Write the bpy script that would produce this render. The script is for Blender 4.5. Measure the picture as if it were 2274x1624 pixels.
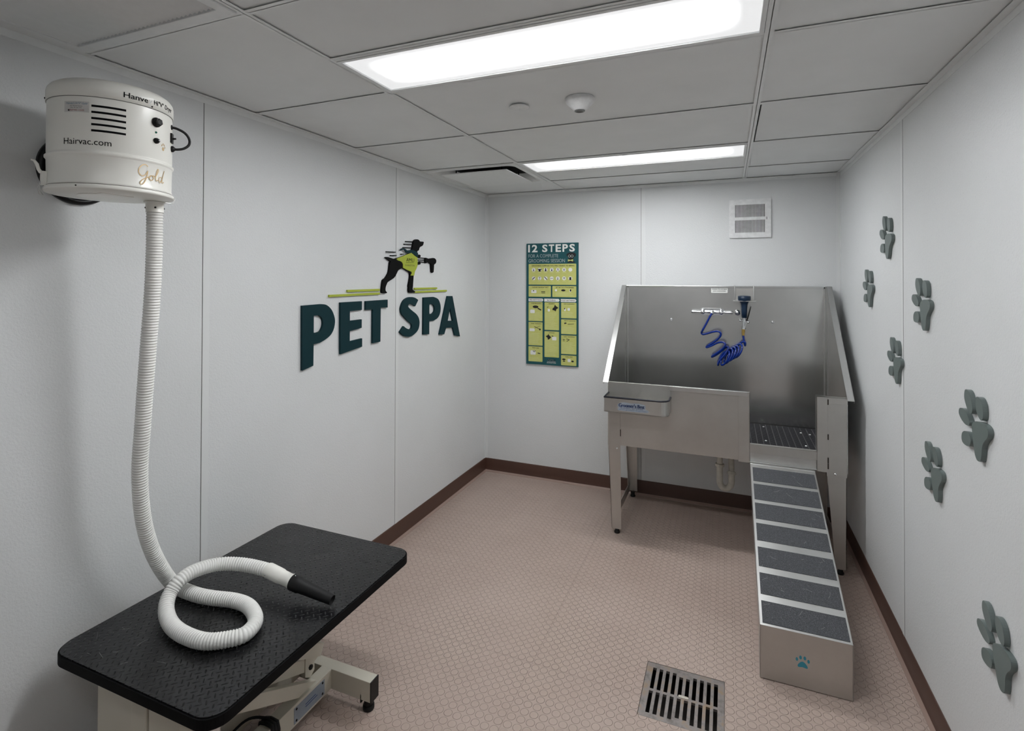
import bpy, bmesh, math, random
from mathutils import Vector, Matrix
from mathutils.geometry import tessellate_polygon
random.seed(7)
for o in list(bpy.data.objects): bpy.data.objects.remove(o)
SC = bpy.context.scene; COL = SC.collection
PI = math.pi

# ---------------------------------------------------------------- camera, world, exposure
XL, XR, YB, YF, ZC = -1.765, 0.647, 3.764, -1.10, 2.171
cam_data = bpy.data.cameras.new('camera'); cam = bpy.data.objects.new('camera', cam_data); COL.objects.link(cam)
cam_data.sensor_width = 36; cam_data.lens = 18.46; cam_data.shift_y = -0.09015; cam_data.clip_start = .02
yaw, pitch, roll = 0.38886, 0.010, -0.00272
cam.matrix_world = (Matrix.Translation((0, 0, 1.512)) @ Matrix.Rotation(yaw, 4, 'Z') @ Matrix.Rotation(PI/2 + pitch, 4, 'X')
                    @ Matrix.Rotation(-roll, 4, 'Z'))
SC.camera = cam
world = bpy.data.worlds.new('world'); SC.world = world; world.use_nodes = True
world.node_tree.nodes['Background'].inputs[0].default_value = (.5, .5, .5, 1)
world.node_tree.nodes['Background'].inputs[1].default_value = 0.005
SC.view_settings.view_transform = 'Standard'; SC.view_settings.look = 'None'
SC.view_settings.gamma = 1; SC.view_settings.use_curve_mapping = False
SC.view_settings.exposure = 0.0
LENS_POWER = 57.0

# ---------------------------------------------------------------- materials
def srgb(r, g, b):
    f = lambda c: (c/255/12.92) if c/255 <= .04045 else ((c/255+.055)/1.055)**2.4
    return (f(r), f(g), f(b), 1)
class NT:
    def __init__(s, name):
        s.m = bpy.data.materials.new(name); s.m.use_nodes = True; s.t = s.m.node_tree
        s.p = s.t.nodes['Principled BSDF']
        s.co = s.n('ShaderNodeTexCoord')
    def n(s, ty, **kw):
        nd = s.t.nodes.new(ty)
        for k, v in kw.items(): setattr(nd, k, v)
        return nd
    def l(s, a, b): s.t.links.new(a, b)
    def math(s, op, a, b=None, c=None, clamp=False):
        nd = s.n('ShaderNodeMath', operation=op, use_clamp=clamp)
        for i, v in enumerate((a, b, c)):
            if v is None: continue
            if isinstance(v, (int, float)): nd.inputs[i].default_value = v
            else: s.l(v, nd.inputs[i])
        return nd.outputs[0]
    def noise(s, scale, detail=3, vec=None, stretch=None, rough=.5):
        nd = s.n('ShaderNodeTexNoise'); nd.inputs['Scale'].default_value = scale
        nd.inputs['Detail'].default_value = detail; nd.inputs['Roughness'].default_value = rough
        v = vec or s.co.outputs['Object']
        if stretch:
            mp = s.n('ShaderNodeMapping'); mp.inputs['Scale'].default_value = stretch; s.l(v, mp.inputs[0]); v = mp.outputs[0]
        s.l(v, nd.inputs['Vector']); return nd.outputs['Fac']
    def ramp(s, fac, stops):
        nd = s.n('ShaderNodeValToRGB'); e = nd.color_ramp.elements
        while len(e) < len(stops): e.new(.5)
        for el, (p, c) in zip(e, stops):
            el.position = p; el.color = c if isinstance(c, tuple) else (c, c, c, 1)
        s.l(fac, nd.inputs[0]); return nd.outputs[0]
    def bump(s, h, strength=.3, dist=.002):
        nd = s.n('ShaderNodeBump'); nd.inputs['Strength'].default_value = strength; nd.inputs['Distance'].default_value = dist
        s.l(h, nd.inputs['Height']); s.l(nd.outputs[0], s.p.inputs['Normal'])
    def set(s, col=None, rough=None, metal=None, spec=None, coat=None):
        if col: s.p.inputs['Base Color'].default_value = col
        if rough is not None: s.p.inputs['Roughness'].default_value = rough
        if metal is not None: s.p.inputs['Metallic'].default_value = metal
        if spec is not None: s.p.inputs['Specular IOR Level'].default_value = spec
        if coat is not None: s.p.inputs['Coat Weight'].default_value = coat
        return s
def mat(name, col, rough=.5, metal=0, spec=.5, nscale=40, var=.08, bump=.05, stretch=None, coat=None):
    m = NT(name); m.set(col, rough, metal, spec, coat)
    f = m.noise(nscale, 3, stretch=stretch)
    lo = tuple(c*(1-var) for c in col[:3])+(1,); hi = tuple(min(1, c*(1+var)) for c in col[:3])+(1,)
    m.l(m.ramp(f, [(.3, lo), (.7, hi)]), m.p.inputs['Base Color'])
    if bump: m.bump(f, bump, .001)
    return m.m
def wall_mat():
    m = NT('pebbled_white_wall_panel'); m.set(srgb(236, 238, 238), .42, 0, .5)
    f = m.noise(160, 2, rough=.6); big = m.noise(1.3, 3)
    m.l(m.ramp(big, [(.3, srgb(211, 213, 213)), (.7, srgb(218, 220, 221))]), m.p.inputs['Base Color'])
    m.bump(f, .35, .003)
    m.l(m.ramp(m.noise(300, 1), [(.4, .50), (.75, .25)]), m.p.inputs['Roughness'])
    return m.m
def floor_mat():
    m = NT('studded_brown_rubber'); m.set(srgb(150, 130, 120), .5, 0, .45)
    sep = m.n('ShaderNodeSeparateXYZ'); m.l(m.co.outputs['Object'], sep.inputs[0])
    P = .0349
    def cell(o, off): return m.math('SUBTRACT', m.math('MODULO', m.math('ADD', o, 34.9 - off + P/2), P), P/2)
    cx = cell(sep.outputs[0], -.342); cy = cell(sep.outputs[1], 2.006)
    d = m.math('SQRT', m.math('ADD', m.math('MULTIPLY', cx, cx), m.math('MULTIPLY', cy, cy)))
    h = m.math('SUBTRACT', 1, m.math('MULTIPLY', m.math('SUBTRACT', d, .0138), 1/.0014), clamp=True)
    # darker ring round the foot of each stud
    ring = m.math('SUBTRACT', 1, m.math('ABSOLUTE', m.math('MULTIPLY', m.math('SUBTRACT', d, .0153), 1/.0010)), clamp=True)
    sx = m.math('ABSOLUTE', m.math('SUBTRACT', m.math('MODULO', m.math('ADD', sep.outputs[0], 6.10+.71+.305), .61), .305))
    sy = m.math('ABSOLUTE', m.math('SUBTRACT', m.math('MODULO', m.math('ADD', sep.outputs[1], 6.10-1.955+.305), .61), .305))
    seam = m.math('LESS_THAN', m.math('MINIMUM', sx, sy), .0009)
    big = m.noise(1.6, 4); fine = m.noise(300, 2)
    base = m.ramp(big, [(.3, srgb(168, 150, 140)), (.7, srgb(180, 163, 153))])
    mx = m.n('ShaderNodeMixRGB'); mx.inputs[2].default_value = srgb(88, 68, 58)
    darken = m.math('MULTIPLY', m.math('MAXIMUM', m.math('MULTIPLY', ring, .24), m.math('MULTIPLY', seam, .28)), 1, clamp=True)
    m.l(darken, mx.inputs[0]); m.l(base, mx.inputs[1]); m.l(mx.outputs[0], m.p.inputs['Base Color'])
    m.l(m.ramp(m.noise(9, 4), [(.35, .30), (.7, .44)]), m.p.inputs['Roughness'])
    m.bump(m.math('ADD', m.math('SUBTRACT', h, m.math('MULTIPLY', seam, .5)), m.math('MULTIPLY', fine, .05)), 1.0, .0022)
    return m.m
def steel_mat(name, col, r0, r1, stretch, streak=.06):
    m = NT(name); m.set(col, .3, 1)
    sm = m.noise(2.2, 6, rough=.65); br = m.noise(90, 3, stretch=stretch)
    lo = tuple(c*.82 for c in col[:3])+(1,)
    m.l(m.ramp(sm, [(.3, lo), (.7, col)]), m.p.inputs['Base Color'])
    rr = m.math('ADD', m.math('MULTIPLY', sm, r1-r0), m.math('ADD', m.math('MULTIPLY', br, streak), r0))
    m.l(rr, m.p.inputs['Roughness']); m.bump(br, .06, .0004)
    return m.m
def lens_mat(y0, y1, power=1.0):
    # the prismatic lens glows brightest along the tube behind it and fades at its ends and edges
    m = NT('prismatic_light_lens')
    sep = m.n('ShaderNodeSeparateXYZ'); m.l(m.co.outputs['Object'], sep.inputs[0])
    x, y = sep.outputs[0], sep.outputs[1]
    a = m.math('ABSOLUTE', m.math('DIVIDE', y, (y1-y0)/2))
    gy = m.math('MULTIPLY', m.math('SUBTRACT', .86, a), 1/.62, clamp=True)
    gx = m.math('MULTIPLY', m.math('SUBTRACT', .545, m.math('ABSOLUTE', x)), 1/.14, clamp=True)
    g = m.math('MULTIPLY', m.math('POWER', gy, 2.6), m.math('POWER', gx, 2.2))
    K = 2*PI/.0042
    pat = m.math('MULTIPLY', m.math('SINE', m.math('MULTIPLY', m.math('ADD', x, y), K)), m.math('SINE', m.math('MULTIPLY', m.math('SUBTRACT', x, y), K)))
    s = m.math('ADD', m.math('MULTIPLY', g, LENS_POWER*power), m.math('ADD', m.math('ADD', .62, m.math('MULTIPLY', m.math('MULTIPLY', gx, m.math('SUBTRACT', 1, a)), .25)), m.math('MULTIPLY', pat, .09)))
    m.p.inputs['Emission Color'].default_value = (.97, .985, 1, 1); m.l(s, m.p.inputs['Emission Strength'])
    m.set((.8, .8, .8, 1), .4); return m.m

M = {}
M['wall'] = wall_mat(); M['floor'] = floor_mat()
M['strip'] = mat('white_panel_moulding', srgb(217, 219, 219), .4, var=.004, bump=0)
M['seam'] = mat('dark_joint', srgb(105, 105, 103), .8, bump=0)
M['tile'] = mat('vinyl_ceiling_tile', srgb(229, 231, 231), .65, nscale=6, var=.02, bump=.02)
M['grid'] = mat('painted_grid_steel', srgb(229, 231, 231), .4, var=.02, bump=0)
M['plenum'] = mat('dark_plenum', srgb(12, 12, 12), .9)
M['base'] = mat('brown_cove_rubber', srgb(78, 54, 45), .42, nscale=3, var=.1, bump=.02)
M['base_toe'] = mat('brown_cove_toe_highlight', srgb(150, 128, 118), .4, nscale=3, var=.06, bump=.02)  # paler than the base: the toe's highlight is put into its colour
M['steel_back'] = steel_mat('scuffed_stainless_steel', (.76, .76, .745, 1), .10, .30, (.05, 1, 3))
M['steel'] = steel_mat('brushed_stainless_steel', (.62, .61, .585, 1), .26, .48, (1, 1, .04))
M['steel_edge'] = steel_mat('bright_steel_edge', (.68, .68, .67, 1), .25, .4, (.1, 1, 1))
M['chrome'] = mat('polished_chrome', (.85, .86, .88, 1), .08, 1, bump=0, var=.02)
M['brass'] = mat('brass_fitting', (.62, .42, .13, 1), .3, 1, bump=0)
M['black_rubber'] = mat('black_rubber', srgb(13, 13, 14), .55, spec=.35, nscale=120, var=.2, bump=.15)
M['black_plastic'] = mat('black_plastic', srgb(8, 8, 9), .4, spec=.3, bump=0)
M['black_matte'] = mat('matte_black', srgb(6, 6, 7), .75, spec=.15, bump=0)
M['cream'] = mat('cream_painted_steel', srgb(205, 200, 186), .38, nscale=5, var=.04, bump=.02)
M['drum'] = mat('glossy_cream_enamel', srgb(238, 237, 230), .3, nscale=4, var=.03, bump=.03)
M['hose_white'] = mat('white_corrugated_plastic', srgb(226, 226, 222), .38, nscale=20, var=.05, bump=.02)
M['blue_hose'] = mat('blue_nylon_hose', srgb(12, 44, 128), .16, bump=0)
M['navy'] = mat('navy_rubber_sprayer', srgb(9, 38, 64), .42, bump=.03)
M['pvc'] = mat('white_pvc_pipe', srgb(212, 210, 200), .35, bump=0)
M['teal'] = mat('dark_teal_sign_board', srgb(8, 44, 50), .6, spec=.2, nscale=8, var=.04, bump=0)
M['lime'] = mat('lime_sign_board', srgb(160, 172, 52), .5, nscale=8, var=.04, bump=0)
M['poster_lime'] = mat('pale_lime_print', srgb(192, 194, 112), .5, var=.03, bump=0)
M['poster_teal'] = mat('teal_print', srgb(13, 76, 82), .4, var=.03, bump=0)
M['print_white'] = mat('white_print', srgb(225, 226, 222), .5, var=.02, bump=0)
M['print_pale'] = mat('pale_print', srgb(206, 210, 150), .5, var=.02, bump=0)
M['print_black'] = mat('black_print', srgb(18, 18, 20), .5, bump=0)
M['print_blue'] = mat('blue_print', srgb(58, 78, 120), .5, bump=0)
M['print_red'] = mat('red_print', srgb(170, 52, 55), .5, bump=0)
M['print_gold'] = mat('gold_foil_print', srgb(190, 162, 118), .35, .3, bump=0)
M['print_teal'] = mat('turquoise_print', srgb(52, 140, 160), .5, bump=0)
M['paw'] = mat('grey_green_painted_board', srgb(100, 110, 108), .45, nscale=10, var=.03, bump=0)
M['plastic_white'] = mat('white_plastic', srgb(225, 226, 226), .35, bump=0)
M['label_silver'] = mat('silver_label', srgb(165, 175, 188), .4, .2, bump=0)
def grit_mat():
    m = NT('dark_grit_tape'); m.set(srgb(70, 72, 76), .85)
    f = m.noise(420, 2, rough=.8)
    m.l(m.ramp(f, [(.35, srgb(44, 45, 49)), (.62, srgb(84, 86, 90)), (.78, srgb(150, 152, 155))]), m.p.inputs['Base Color'])
    m.bump(f, .6, .001); return m.m
M['grit'] = grit_mat()
def rust_mat():
    m = NT('worn_cast_metal'); m.set(srgb(128, 120, 116), .42, .55)
    m.l(m.ramp(m.noise(18, 6, rough=.7), [(.25, srgb(92, 84, 78)), (.5, srgb(138, 132, 130)), (.68, srgb(150, 128, 104)), (.8, srgb(140, 140, 142))]), m.p.inputs['Base Color'])
    m.bump(m.noise(120, 3), .2, .001); return m.m
M['rust'] = rust_mat()

DATA = {"paw_toes":[[[0.046,0.0876],[0.027,0.0856],[0.013,0.0726],[0.003,0.0526],[0.001,0.0376],[0.009,0.0256],[0.025,0.0276],[0.042,0.0416],[0.054,0.0596],[0.054,0.0766]],[[-0.028,0.0816],[-0.047,0.0806],[-0.06,0.0686],[-0.066,0.0486],[-0.064,0.0306],[-0.055,0.0226],[-0.04,0.0266],[-0.027,0.0386],[-0.02,0.0576],[-0.021,0.0736]],[[0.081,0.0266],[0.057,0.0276],[0.038,0.0196],[0.024,0.0076],[0.019,-0.0034],[0.028,-0.0124],[0.051,-0.0134],[0.076,-0.0054],[0.093,0.0066],[0.092,0.0196]],[[0.055,-0.0344],[0.032,-0.0324],[0.018,-0.0394],[0.012,-0.0514],[0.017,-0.0644],[0.026,-0.0704],[0.047,-0.0734],[0.068,-0.0704],[0.075,-0.0604],[0.071,-0.0444]]],"paw_pad":[[0.004,-0.0044],[-0.005,0.0056],[-0.026,0.0136],[-0.054,0.0166],[-0.077,0.0156],[-0.092,0.0096],[-0.095,-0.0024],[-0.09,-0.0144],[-0.075,-0.0274],[-0.064,-0.0394],[-0.058,-0.0524],[-0.055,-0.0714],[-0.049,-0.0874],[-0.041,-0.0924],[-0.027,-0.0924],[-0.015,-0.0814],[-0.007,-0.0604],[-0.002,-0.0414],[0.003,-0.0194]],"letters":{"P":[[[1.814,1.388],[1.933,1.39],[1.968,1.384],[2.001,1.361],[2.021,1.327],[2.026,1.299],[2.018,1.267],[1.998,1.241],[1.962,1.222],[1.924,1.21],[1.885,1.208],[1.884,1.11],[1.816,1.098]],[[1.885,1.339],[1.917,1.338],[1.936,1.326],[1.944,1.305],[1.941,1.283],[1.927,1.264],[1.905,1.259],[1.885,1.26]]],"E":[[[2.065,1.392],[2.228,1.392],[2.228,1.347],[2.134,1.345],[2.134,1.297],[2.227,1.298],[2.227,1.254],[2.134,1.245],[2.134,1.194],[2.231,1.199],[2.231,1.156],[2.066,1.138]]],"T":[[[2.26,1.391],[2.451,1.392],[2.451,1.348],[2.388,1.35],[2.386,1.165],[2.319,1.163],[2.319,1.344],[2.26,1.345]]],"S":[[[2.764,1.378],[2.729,1.393],[2.686,1.399],[2.643,1.395],[2.607,1.379],[2.585,1.35],[2.58,1.328],[2.591,1.302],[2.623,1.278],[2.655,1.257],[2.691,1.237],[2.695,1.219],[2.681,1.207],[2.655,1.21],[2.63,1.219],[2.609,1.231],[2.57,1.199],[2.593,1.184],[2.624,1.17],[2.676,1.163],[2.728,1.175],[2.766,1.198],[2.78,1.233],[2.772,1.266],[2.745,1.292],[2.707,1.312],[2.671,1.331],[2.655,1.344],[2.66,1.355],[2.681,1.357],[2.707,1.351],[2.731,1.341]]],"P2":[[[2.826,1.392],[2.945,1.392],[3.001,1.377],[3.029,1.347],[3.038,1.311],[3.025,1.274],[2.994,1.25],[2.945,1.238],[2.895,1.239],[2.895,1.156],[2.825,1.161]],[[2.895,1.347],[2.927,1.347],[2.951,1.335],[2.96,1.316],[2.955,1.297],[2.933,1.284],[2.895,1.282]]],"A":[[[3.13,1.392],[3.198,1.39],[3.311,1.1],[3.235,1.115],[3.204,1.172],[3.112,1.178],[3.087,1.137],[3.023,1.141]],[[3.166,1.309],[3.204,1.219],[3.133,1.224]]]},"bars":[[[1.988,1.426],[2.382,1.428]],[[2.118,1.447],[2.382,1.448]],[[2.727,1.448],[2.995,1.447]],[[2.727,1.428],[3.123,1.428]]],"dog":{"body":[[2.754,1.75],[2.773,1.746],[2.782,1.739],[2.821,1.74],[2.823,1.731],[2.812,1.715],[2.785,1.706],[2.775,1.697],[2.768,1.683],[2.754,1.679],[2.749,1.666],[2.749,1.643],[2.752,1.622],[2.749,1.587],[2.735,1.566],[2.723,1.553],[2.719,1.541],[2.712,1.526],[2.705,1.465],[2.703,1.443],[2.724,1.434],[2.726,1.426],[2.665,1.427],[2.661,1.459],[2.658,1.466],[2.672,1.511],[2.672,1.543],[2.643,1.555],[2.596,1.57],[2.575,1.566],[2.55,1.556],[2.533,1.535],[2.509,1.513],[2.453,1.491],[2.442,1.479],[2.432,1.463],[2.43,1.444],[2.442,1.434],[2.44,1.428],[2.404,1.429],[2.396,1.438],[2.397,1.45],[2.407,1.5],[2.428,1.511],[2.455,1.537],[2.465,1.56],[2.471,1.6],[2.477,1.607],[2.432,1.624],[2.436,1.629],[2.453,1.63],[2.505,1.622],[2.529,1.625],[2.6,1.641],[2.661,1.659],[2.688,1.68],[2.697,1.693],[2.71,1.732],[2.724,1.744],[2.74,1.749]],"vest":[[2.531,1.624],[2.6,1.642],[2.661,1.659],[2.683,1.664],[2.715,1.649],[2.747,1.638],[2.752,1.622],[2.749,1.587],[2.735,1.566],[2.723,1.555],[2.718,1.541],[2.714,1.528],[2.676,1.528],[2.687,1.541],[2.685,1.551],[2.674,1.553],[2.643,1.56],[2.596,1.573],[2.596,1.593],[2.585,1.605],[2.571,1.61],[2.548,1.613],[2.535,1.617]],"scarf":[[2.562,1.671],[2.571,1.681],[2.592,1.687],[2.613,1.686],[2.628,1.679],[2.643,1.677],[2.688,1.682],[2.719,1.677],[2.752,1.666],[2.751,1.638],[2.733,1.645],[2.683,1.664],[2.661,1.66],[2.635,1.662],[2.617,1.67],[2.6,1.681],[2.579,1.675]],"blower":[[2.847,1.641],[2.882,1.636],[2.943,1.643],[2.97,1.637],[2.979,1.623],[2.969,1.607],[2.951,1.599],[2.946,1.553],[2.92,1.552],[2.915,1.598],[2.902,1.606],[2.877,1.613],[2.847,1.606]]},"dashes":[[[2.633,1.729],[2.71,1.732]],[[2.617,1.712],[2.701,1.715]],[[2.607,1.692],[2.694,1.695]],[[2.442,1.659],[2.529,1.661]],[[2.483,1.64],[2.537,1.642]],[[2.583,1.652],[2.615,1.654]],[[2.777,1.639],[2.85,1.638]],[[2.768,1.625],[2.85,1.627]],[[2.78,1.615],[2.85,1.612]]],"knobs":[[2.773,1.649],[2.773,1.604]],"coil":[[-0.095,1.287],[-0.11,1.255],[-0.129,1.215],[-0.148,1.178],[-0.158,1.154],[-0.148,1.145],[-0.118,1.154],[-0.085,1.167],[-0.055,1.172],[-0.039,1.162],[-0.041,1.143],[-0.059,1.118],[-0.093,1.089],[-0.123,1.068],[-0.125,1.06],[-0.097,1.073],[-0.056,1.097],[-0.023,1.102],[-0.012,1.089],[-0.027,1.064],[-0.056,1.035],[-0.09,1.006],[-0.09,1.0],[-0.064,1.015],[-0.03,1.045],[-0.005,1.071],[0.006,1.066],[-0.009,1.034],[-0.038,0.993],[-0.051,0.969]],"hose":[[-1.505,0.994,1.7],[-1.513,0.999,1.59],[-1.524,1.002,1.461],[-1.537,1.002,1.332],[-1.55,1.002,1.202],[-1.563,1.003,1.071],[-1.577,1.006,0.964],[-1.592,1.02,0.853],[-1.607,1.046,0.746],[-1.623,1.089,0.641],[-1.639,1.151,0.535],[-1.552,1.152,0.523],[-1.482,1.159,0.522],[-1.397,1.177,0.522],[-1.329,1.171,0.522],[-1.261,1.132,0.522],[-1.24,1.08,0.522],[-1.266,1.045,0.522],[-1.316,1.016,0.522],[-1.39,1.012,0.522],[-1.464,1.025,0.524],[-1.517,1.046,0.54],[-1.547,1.076,0.562],[-1.547,1.111,0.588],[-1.542,1.159,0.594],[-1.523,1.223,0.584],[-1.462,1.265,0.574],[-1.379,1.288,0.562],[-1.333,1.29,0.556],[-1.27,1.283,0.55],[-1.21,1.288,0.538],[-1.124,1.294,0.522]]}
# ---------------------------------------------------------------- mesh helpers
class MB:
    def __init__(s): s.v = []; s.f = []; s.sm = []
    def add(s, vs, fs, smooth=False):
        o = len(s.v); s.v += [Vector(v) for v in vs]; s.f += [tuple(i+o for i in f) for f in fs]; s.sm += [smooth]*len(fs); return s
    def box(s, a, b, M_=None):
        (x0, y0, z0), (x1, y1, z1) = a, b
        vs = [Vector(p) for p in ((x0,y0,z0),(x1,y0,z0),(x1,y1,z0),(x0,y1,z0),(x0,y0,z1),(x1,y0,z1),(x1,y1,z1),(x0,y1,z1))]
        if M_: vs = [M_ @ v for v in vs]
        return s.add(vs, [(0,3,2,1),(4,5,6,7),(0,1,5,4),(1,2,6,5),(2,3,7,6),(3,0,4,7)])
    def hexa(s, bot, top): return s.add(list(bot)+list(top), [(3,2,1,0),(4,5,6,7),(0,1,5,4),(1,2,6,5),(2,3,7,6),(3,0,4,7)])
    def lathe(s, prof, org=(0,0,0), axis=(0,0,1), n=32, smooth=True, a0=0, a1=2*PI):
        org = Vector(org); w = Vector(axis).normalized(); u = w.orthogonal().normalized(); v = w.cross(u)
        closed = abs(a1-a0-2*PI) < 1e-6; k = n if closed else n+1; vs = []; fs = []
        for r, h in prof:
            for i in range(k):
                a = a0+(a1-a0)*i/n; vs.append(org + w*h + (u*math.cos(a)+v*math.sin(a))*r)
        for j in range(len(prof)-1):
            for i in range(n):
                i2 = (i+1) % k
                fs.append((j*k+i, j*k+i2, (j+1)*k+i2, (j+1)*k+i))
        return s.add(vs, fs, smooth)
    def cyl(s, p0, p1, r0, r1=None, n=24):
        p0 = Vector(p0); p1 = Vector(p1); r1 = r0 if r1 is None else r1; L = (p1-p0).length
        s.lathe([(r0, 0), (r1, L)], p0, p1-p0, n)
        s.lathe([(0, 0), (r0, 0)], p0, p1-p0, n, False); s.lathe([(r1, L), (0, L)], p0, p1-p0, n, False); return s
    def tube(s, pts, r, n=10, closed=False, caps=True, smooth=True):
        pts = [Vector(p) for p in pts]; N = len(pts); rs = r if isinstance(r, (list, tuple)) else [r]*N
        T = []
        for i in range(N):
            a = pts[(i-1) % N] if (closed or i > 0) else pts[i]; b = pts[(i+1) % N] if (closed or i < N-1) else pts[i]
            T.append((b-a).normalized())
        u = T[0].orthogonal().normalized(); vs = []; fs = []
        for i in range(N):
            if i:
                q = T[i-1].rotation_difference(T[i]); u = q @ u; u = (u - T[i]*u.dot(T[i])).normalized()
            w = T[i].cross(u)
            for k in range(n):
                a = 2*PI*k/n; vs.append(pts[i] + (u*math.cos(a)+w*math.sin(a))*rs[i])
        for i in range(N if closed else N-1):
            j = (i+1) % N
            for k in range(n): fs.append((i*n+k, i*n+(k+1) % n, j*n+(k+1) % n, j*n+k))
        s.add(vs, fs, smooth)
        if caps and not closed:
            s.add([vs[k] for k in range(n)][::-1], [tuple(range(n))]); s.add(vs[-n:], [tuple(range(n))])
        return s
    def prism(s, loops, B, n0, n1):
        """loops: outline (and holes) in the plane basis B = (origin, U, V, N), from depth n0 to n1 along N"""
        O, U, V, N = [Vector(q) for q in B]
        if not isinstance(loops[0][0], (list, tuple, Vector)): loops = [loops]
        flat = [p for lp in loops for p in lp]; k = len(flat)
        P = lambda p, h: O + U*p[0] + V*p[1] + N*h
        tri = tessellate_polygon([[Vector((p[0], p[1], 0)) for p in lp] for lp in loops])
        vs = [P(p, n0) for p in flat] + [P(p, n1) for p in flat]; fs = []
        flip = U.cross(V).dot(N) < 0
        for t in tri:
            a = flat[t[0]]; b = flat[t[1]]; c = flat[t[2]]
            ccw = (b[0]-a[0])*(c[1]-a[1])-(b[1]-a[1])*(c[0]-a[0]) > 0
            t = tuple(t) if ccw != flip else tuple(t[::-1])
            fs.append(tuple(i+k for i in t)); fs.append(tuple(t[::-1]))
        o = 0
        for li, lp in enumerate(loops):
            L = len(lp); area = sum(lp[i][0]*lp[(i+1) % L][1]-lp[(i+1) % L][0]*lp[i][1] for i in range(L))
            pos = (area > 0) != flip
            if li: pos = not pos
            for i in range(L):
                a, b = o+i, o+(i+1) % L
                fs.append((a, b, b+k, a+k) if pos else (b, a, a+k, b+k))
            o += L
        return s.add(vs, fs)
    def build(s, name, m, parent=None, bevel=0, origin=None, segs=2):
        me = bpy.data.meshes.new(name); org = Vector(origin) if origin is not None else (world_loc(parent) if parent else Vector((0, 0, 0)))
        me.from_pydata([tuple(v-org) for v in s.v], [], s.f)
        me.polygons.foreach_set('use_smooth', s.sm)
        me.materials.append(m if not isinstance(m, str) else M[m]); me.update()
        o = bpy.data.objects.new(name, me); COL.objects.link(o)
        if parent:
            o.parent = parent; o.location = org - world_loc(parent)
        else: o.location = org
        if bevel:
            b = o.modifiers.new('bevel', 'BEVEL'); b.width = bevel; b.segments = segs; b.limit_method = 'ANGLE'; b.angle_limit = math.radians(40)
        return o
def world_loc(o):
    v = Vector((0, 0, 0))
    while o: v += Vector(o.location); o = o.parent
    return v
def thing(name, label, cat, loc, group=None):
    o = bpy.data.objects.new(name, None); COL.objects.link(o); o.location = loc; o.empty_display_size = .05
    return tag(o, label, cat, group)
def tag(o, label, cat, group=None):
    o['label'] = label; o['category'] = cat
    if group: o['group'] = group
    return o
def struct(o): o['kind'] = 'structure'; return o
def smooth_loop(p, n=4, closed=True):
    """Catmull-Rom through the points"""
    N = len(p); out = []
    rng = range(N) if closed else range(N-1)
    for i in rng:
        g = lambda k: Vector(p[k % N]) if closed else Vector(p[max(0, min(N-1, k))])
        a, b, c, d = g(i-1), g(i), g(i+1), g(i+2)
        for j in range(n):
            t = j/n; out.append(.5*((2*b)+(c-a)*t+(2*a-5*b+4*c-d)*t*t+(3*b-a-3*c+d)*t**3))
    if not closed: out.append(Vector(p[-1]))
    return out
def rrect(x0, y0, x1, y1, r, n=6):
    o = []
    for cx, cy, a in ((x1-r, y1-r, 0), (x0+r, y1-r, 90), (x0+r, y0+r, 180), (x1-r, y0+r, 270)):
        for i in range(n+1):
            t = math.radians(a+90*i/n); o.append((cx+r*math.cos(t), cy+r*math.sin(t)))
    return o
def circ(x, y, r, n=20, ry=None): return [(x+r*math.cos(2*PI*i/n), y+(ry or r)*math.sin(2*PI*i/n)) for i in range(n)]
def bar2d(p, q, w, round_=False):
    p = Vector(p); q = Vector(q); d = (q-p).normalized(); n = Vector((-d.y, d.x))*w/2
    return [p-n, q-n, q+n, p+n]
def text_geo(txt, bold=0, shear=0, cell=None):
    c = bpy.data.curves.new('t', 'FONT'); c.body = txt; c.offset = bold; c.shear = shear; c.resolution_u = 3
    o = bpy.data.objects.new('t', c); COL.objects.link(o)
    dg = bpy.context.evaluated_depsgraph_get(); dg.update()
    me = bpy.data.meshes.new_from_object(o.evaluated_get(dg))
    vs = [tuple(v.co) for v in me.vertices]; fs = [tuple(p.vertices) for p in me.polygons]
    bpy.data.objects.remove(o); bpy.data.curves.remove(c); bpy.data.meshes.remove(me)
    return vs, fs
def put_text(mb, txt, box, fn, bold=0, shear=0):
    """lettering fitted into box = (u0, v0, u1, v1), each point mapped through fn(u, v)"""
    if bold and any(ch in txt for ch in 'MWmw'):      # thicken these by overprinting, side by side
        u0, v0, u1, v1 = box; e = (v1-v0)*bold*1.6; bold = 0
        for dx in (-e, e): put_text(mb, txt, (u0+dx, v0, u1+dx, v1), fn, 0, shear)
    vs, fs = text_geo(txt, bold, shear)
    if not vs: return
    x0 = min(v[0] for v in vs); x1 = max(v[0] for v in vs); y0 = min(v[1] for v in vs); y1 = max(v[1] for v in vs)
    u0, v0, u1, v1 = box
    pts = [fn(u0+(v[0]-x0)/(x1-x0)*(u1-u0), v0+(v[1]-y0)/max(1e-6, y1-y0)*(v1-v0)) for v in vs]
    mb.add(pts, fs)
def plane_fn(B, h):
    O, U, V, N = [Vector(q) for q in B]
    return lambda u, v: O + U*u + V*v + N*h
BL = ((XL, 0, 0), (0, 1, 0), (0, 0, 1), (1, 0, 0))      # left wall, facing +x
BR = ((XR, 0, 0), (0, 1, 0), (0, 0, 1), (-1, 0, 0))     # right wall, facing -x
BB = ((0, YB, 0), (1, 0, 0), (0, 0, 1), (0, -1, 0))     # back wall, facing -y
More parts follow.
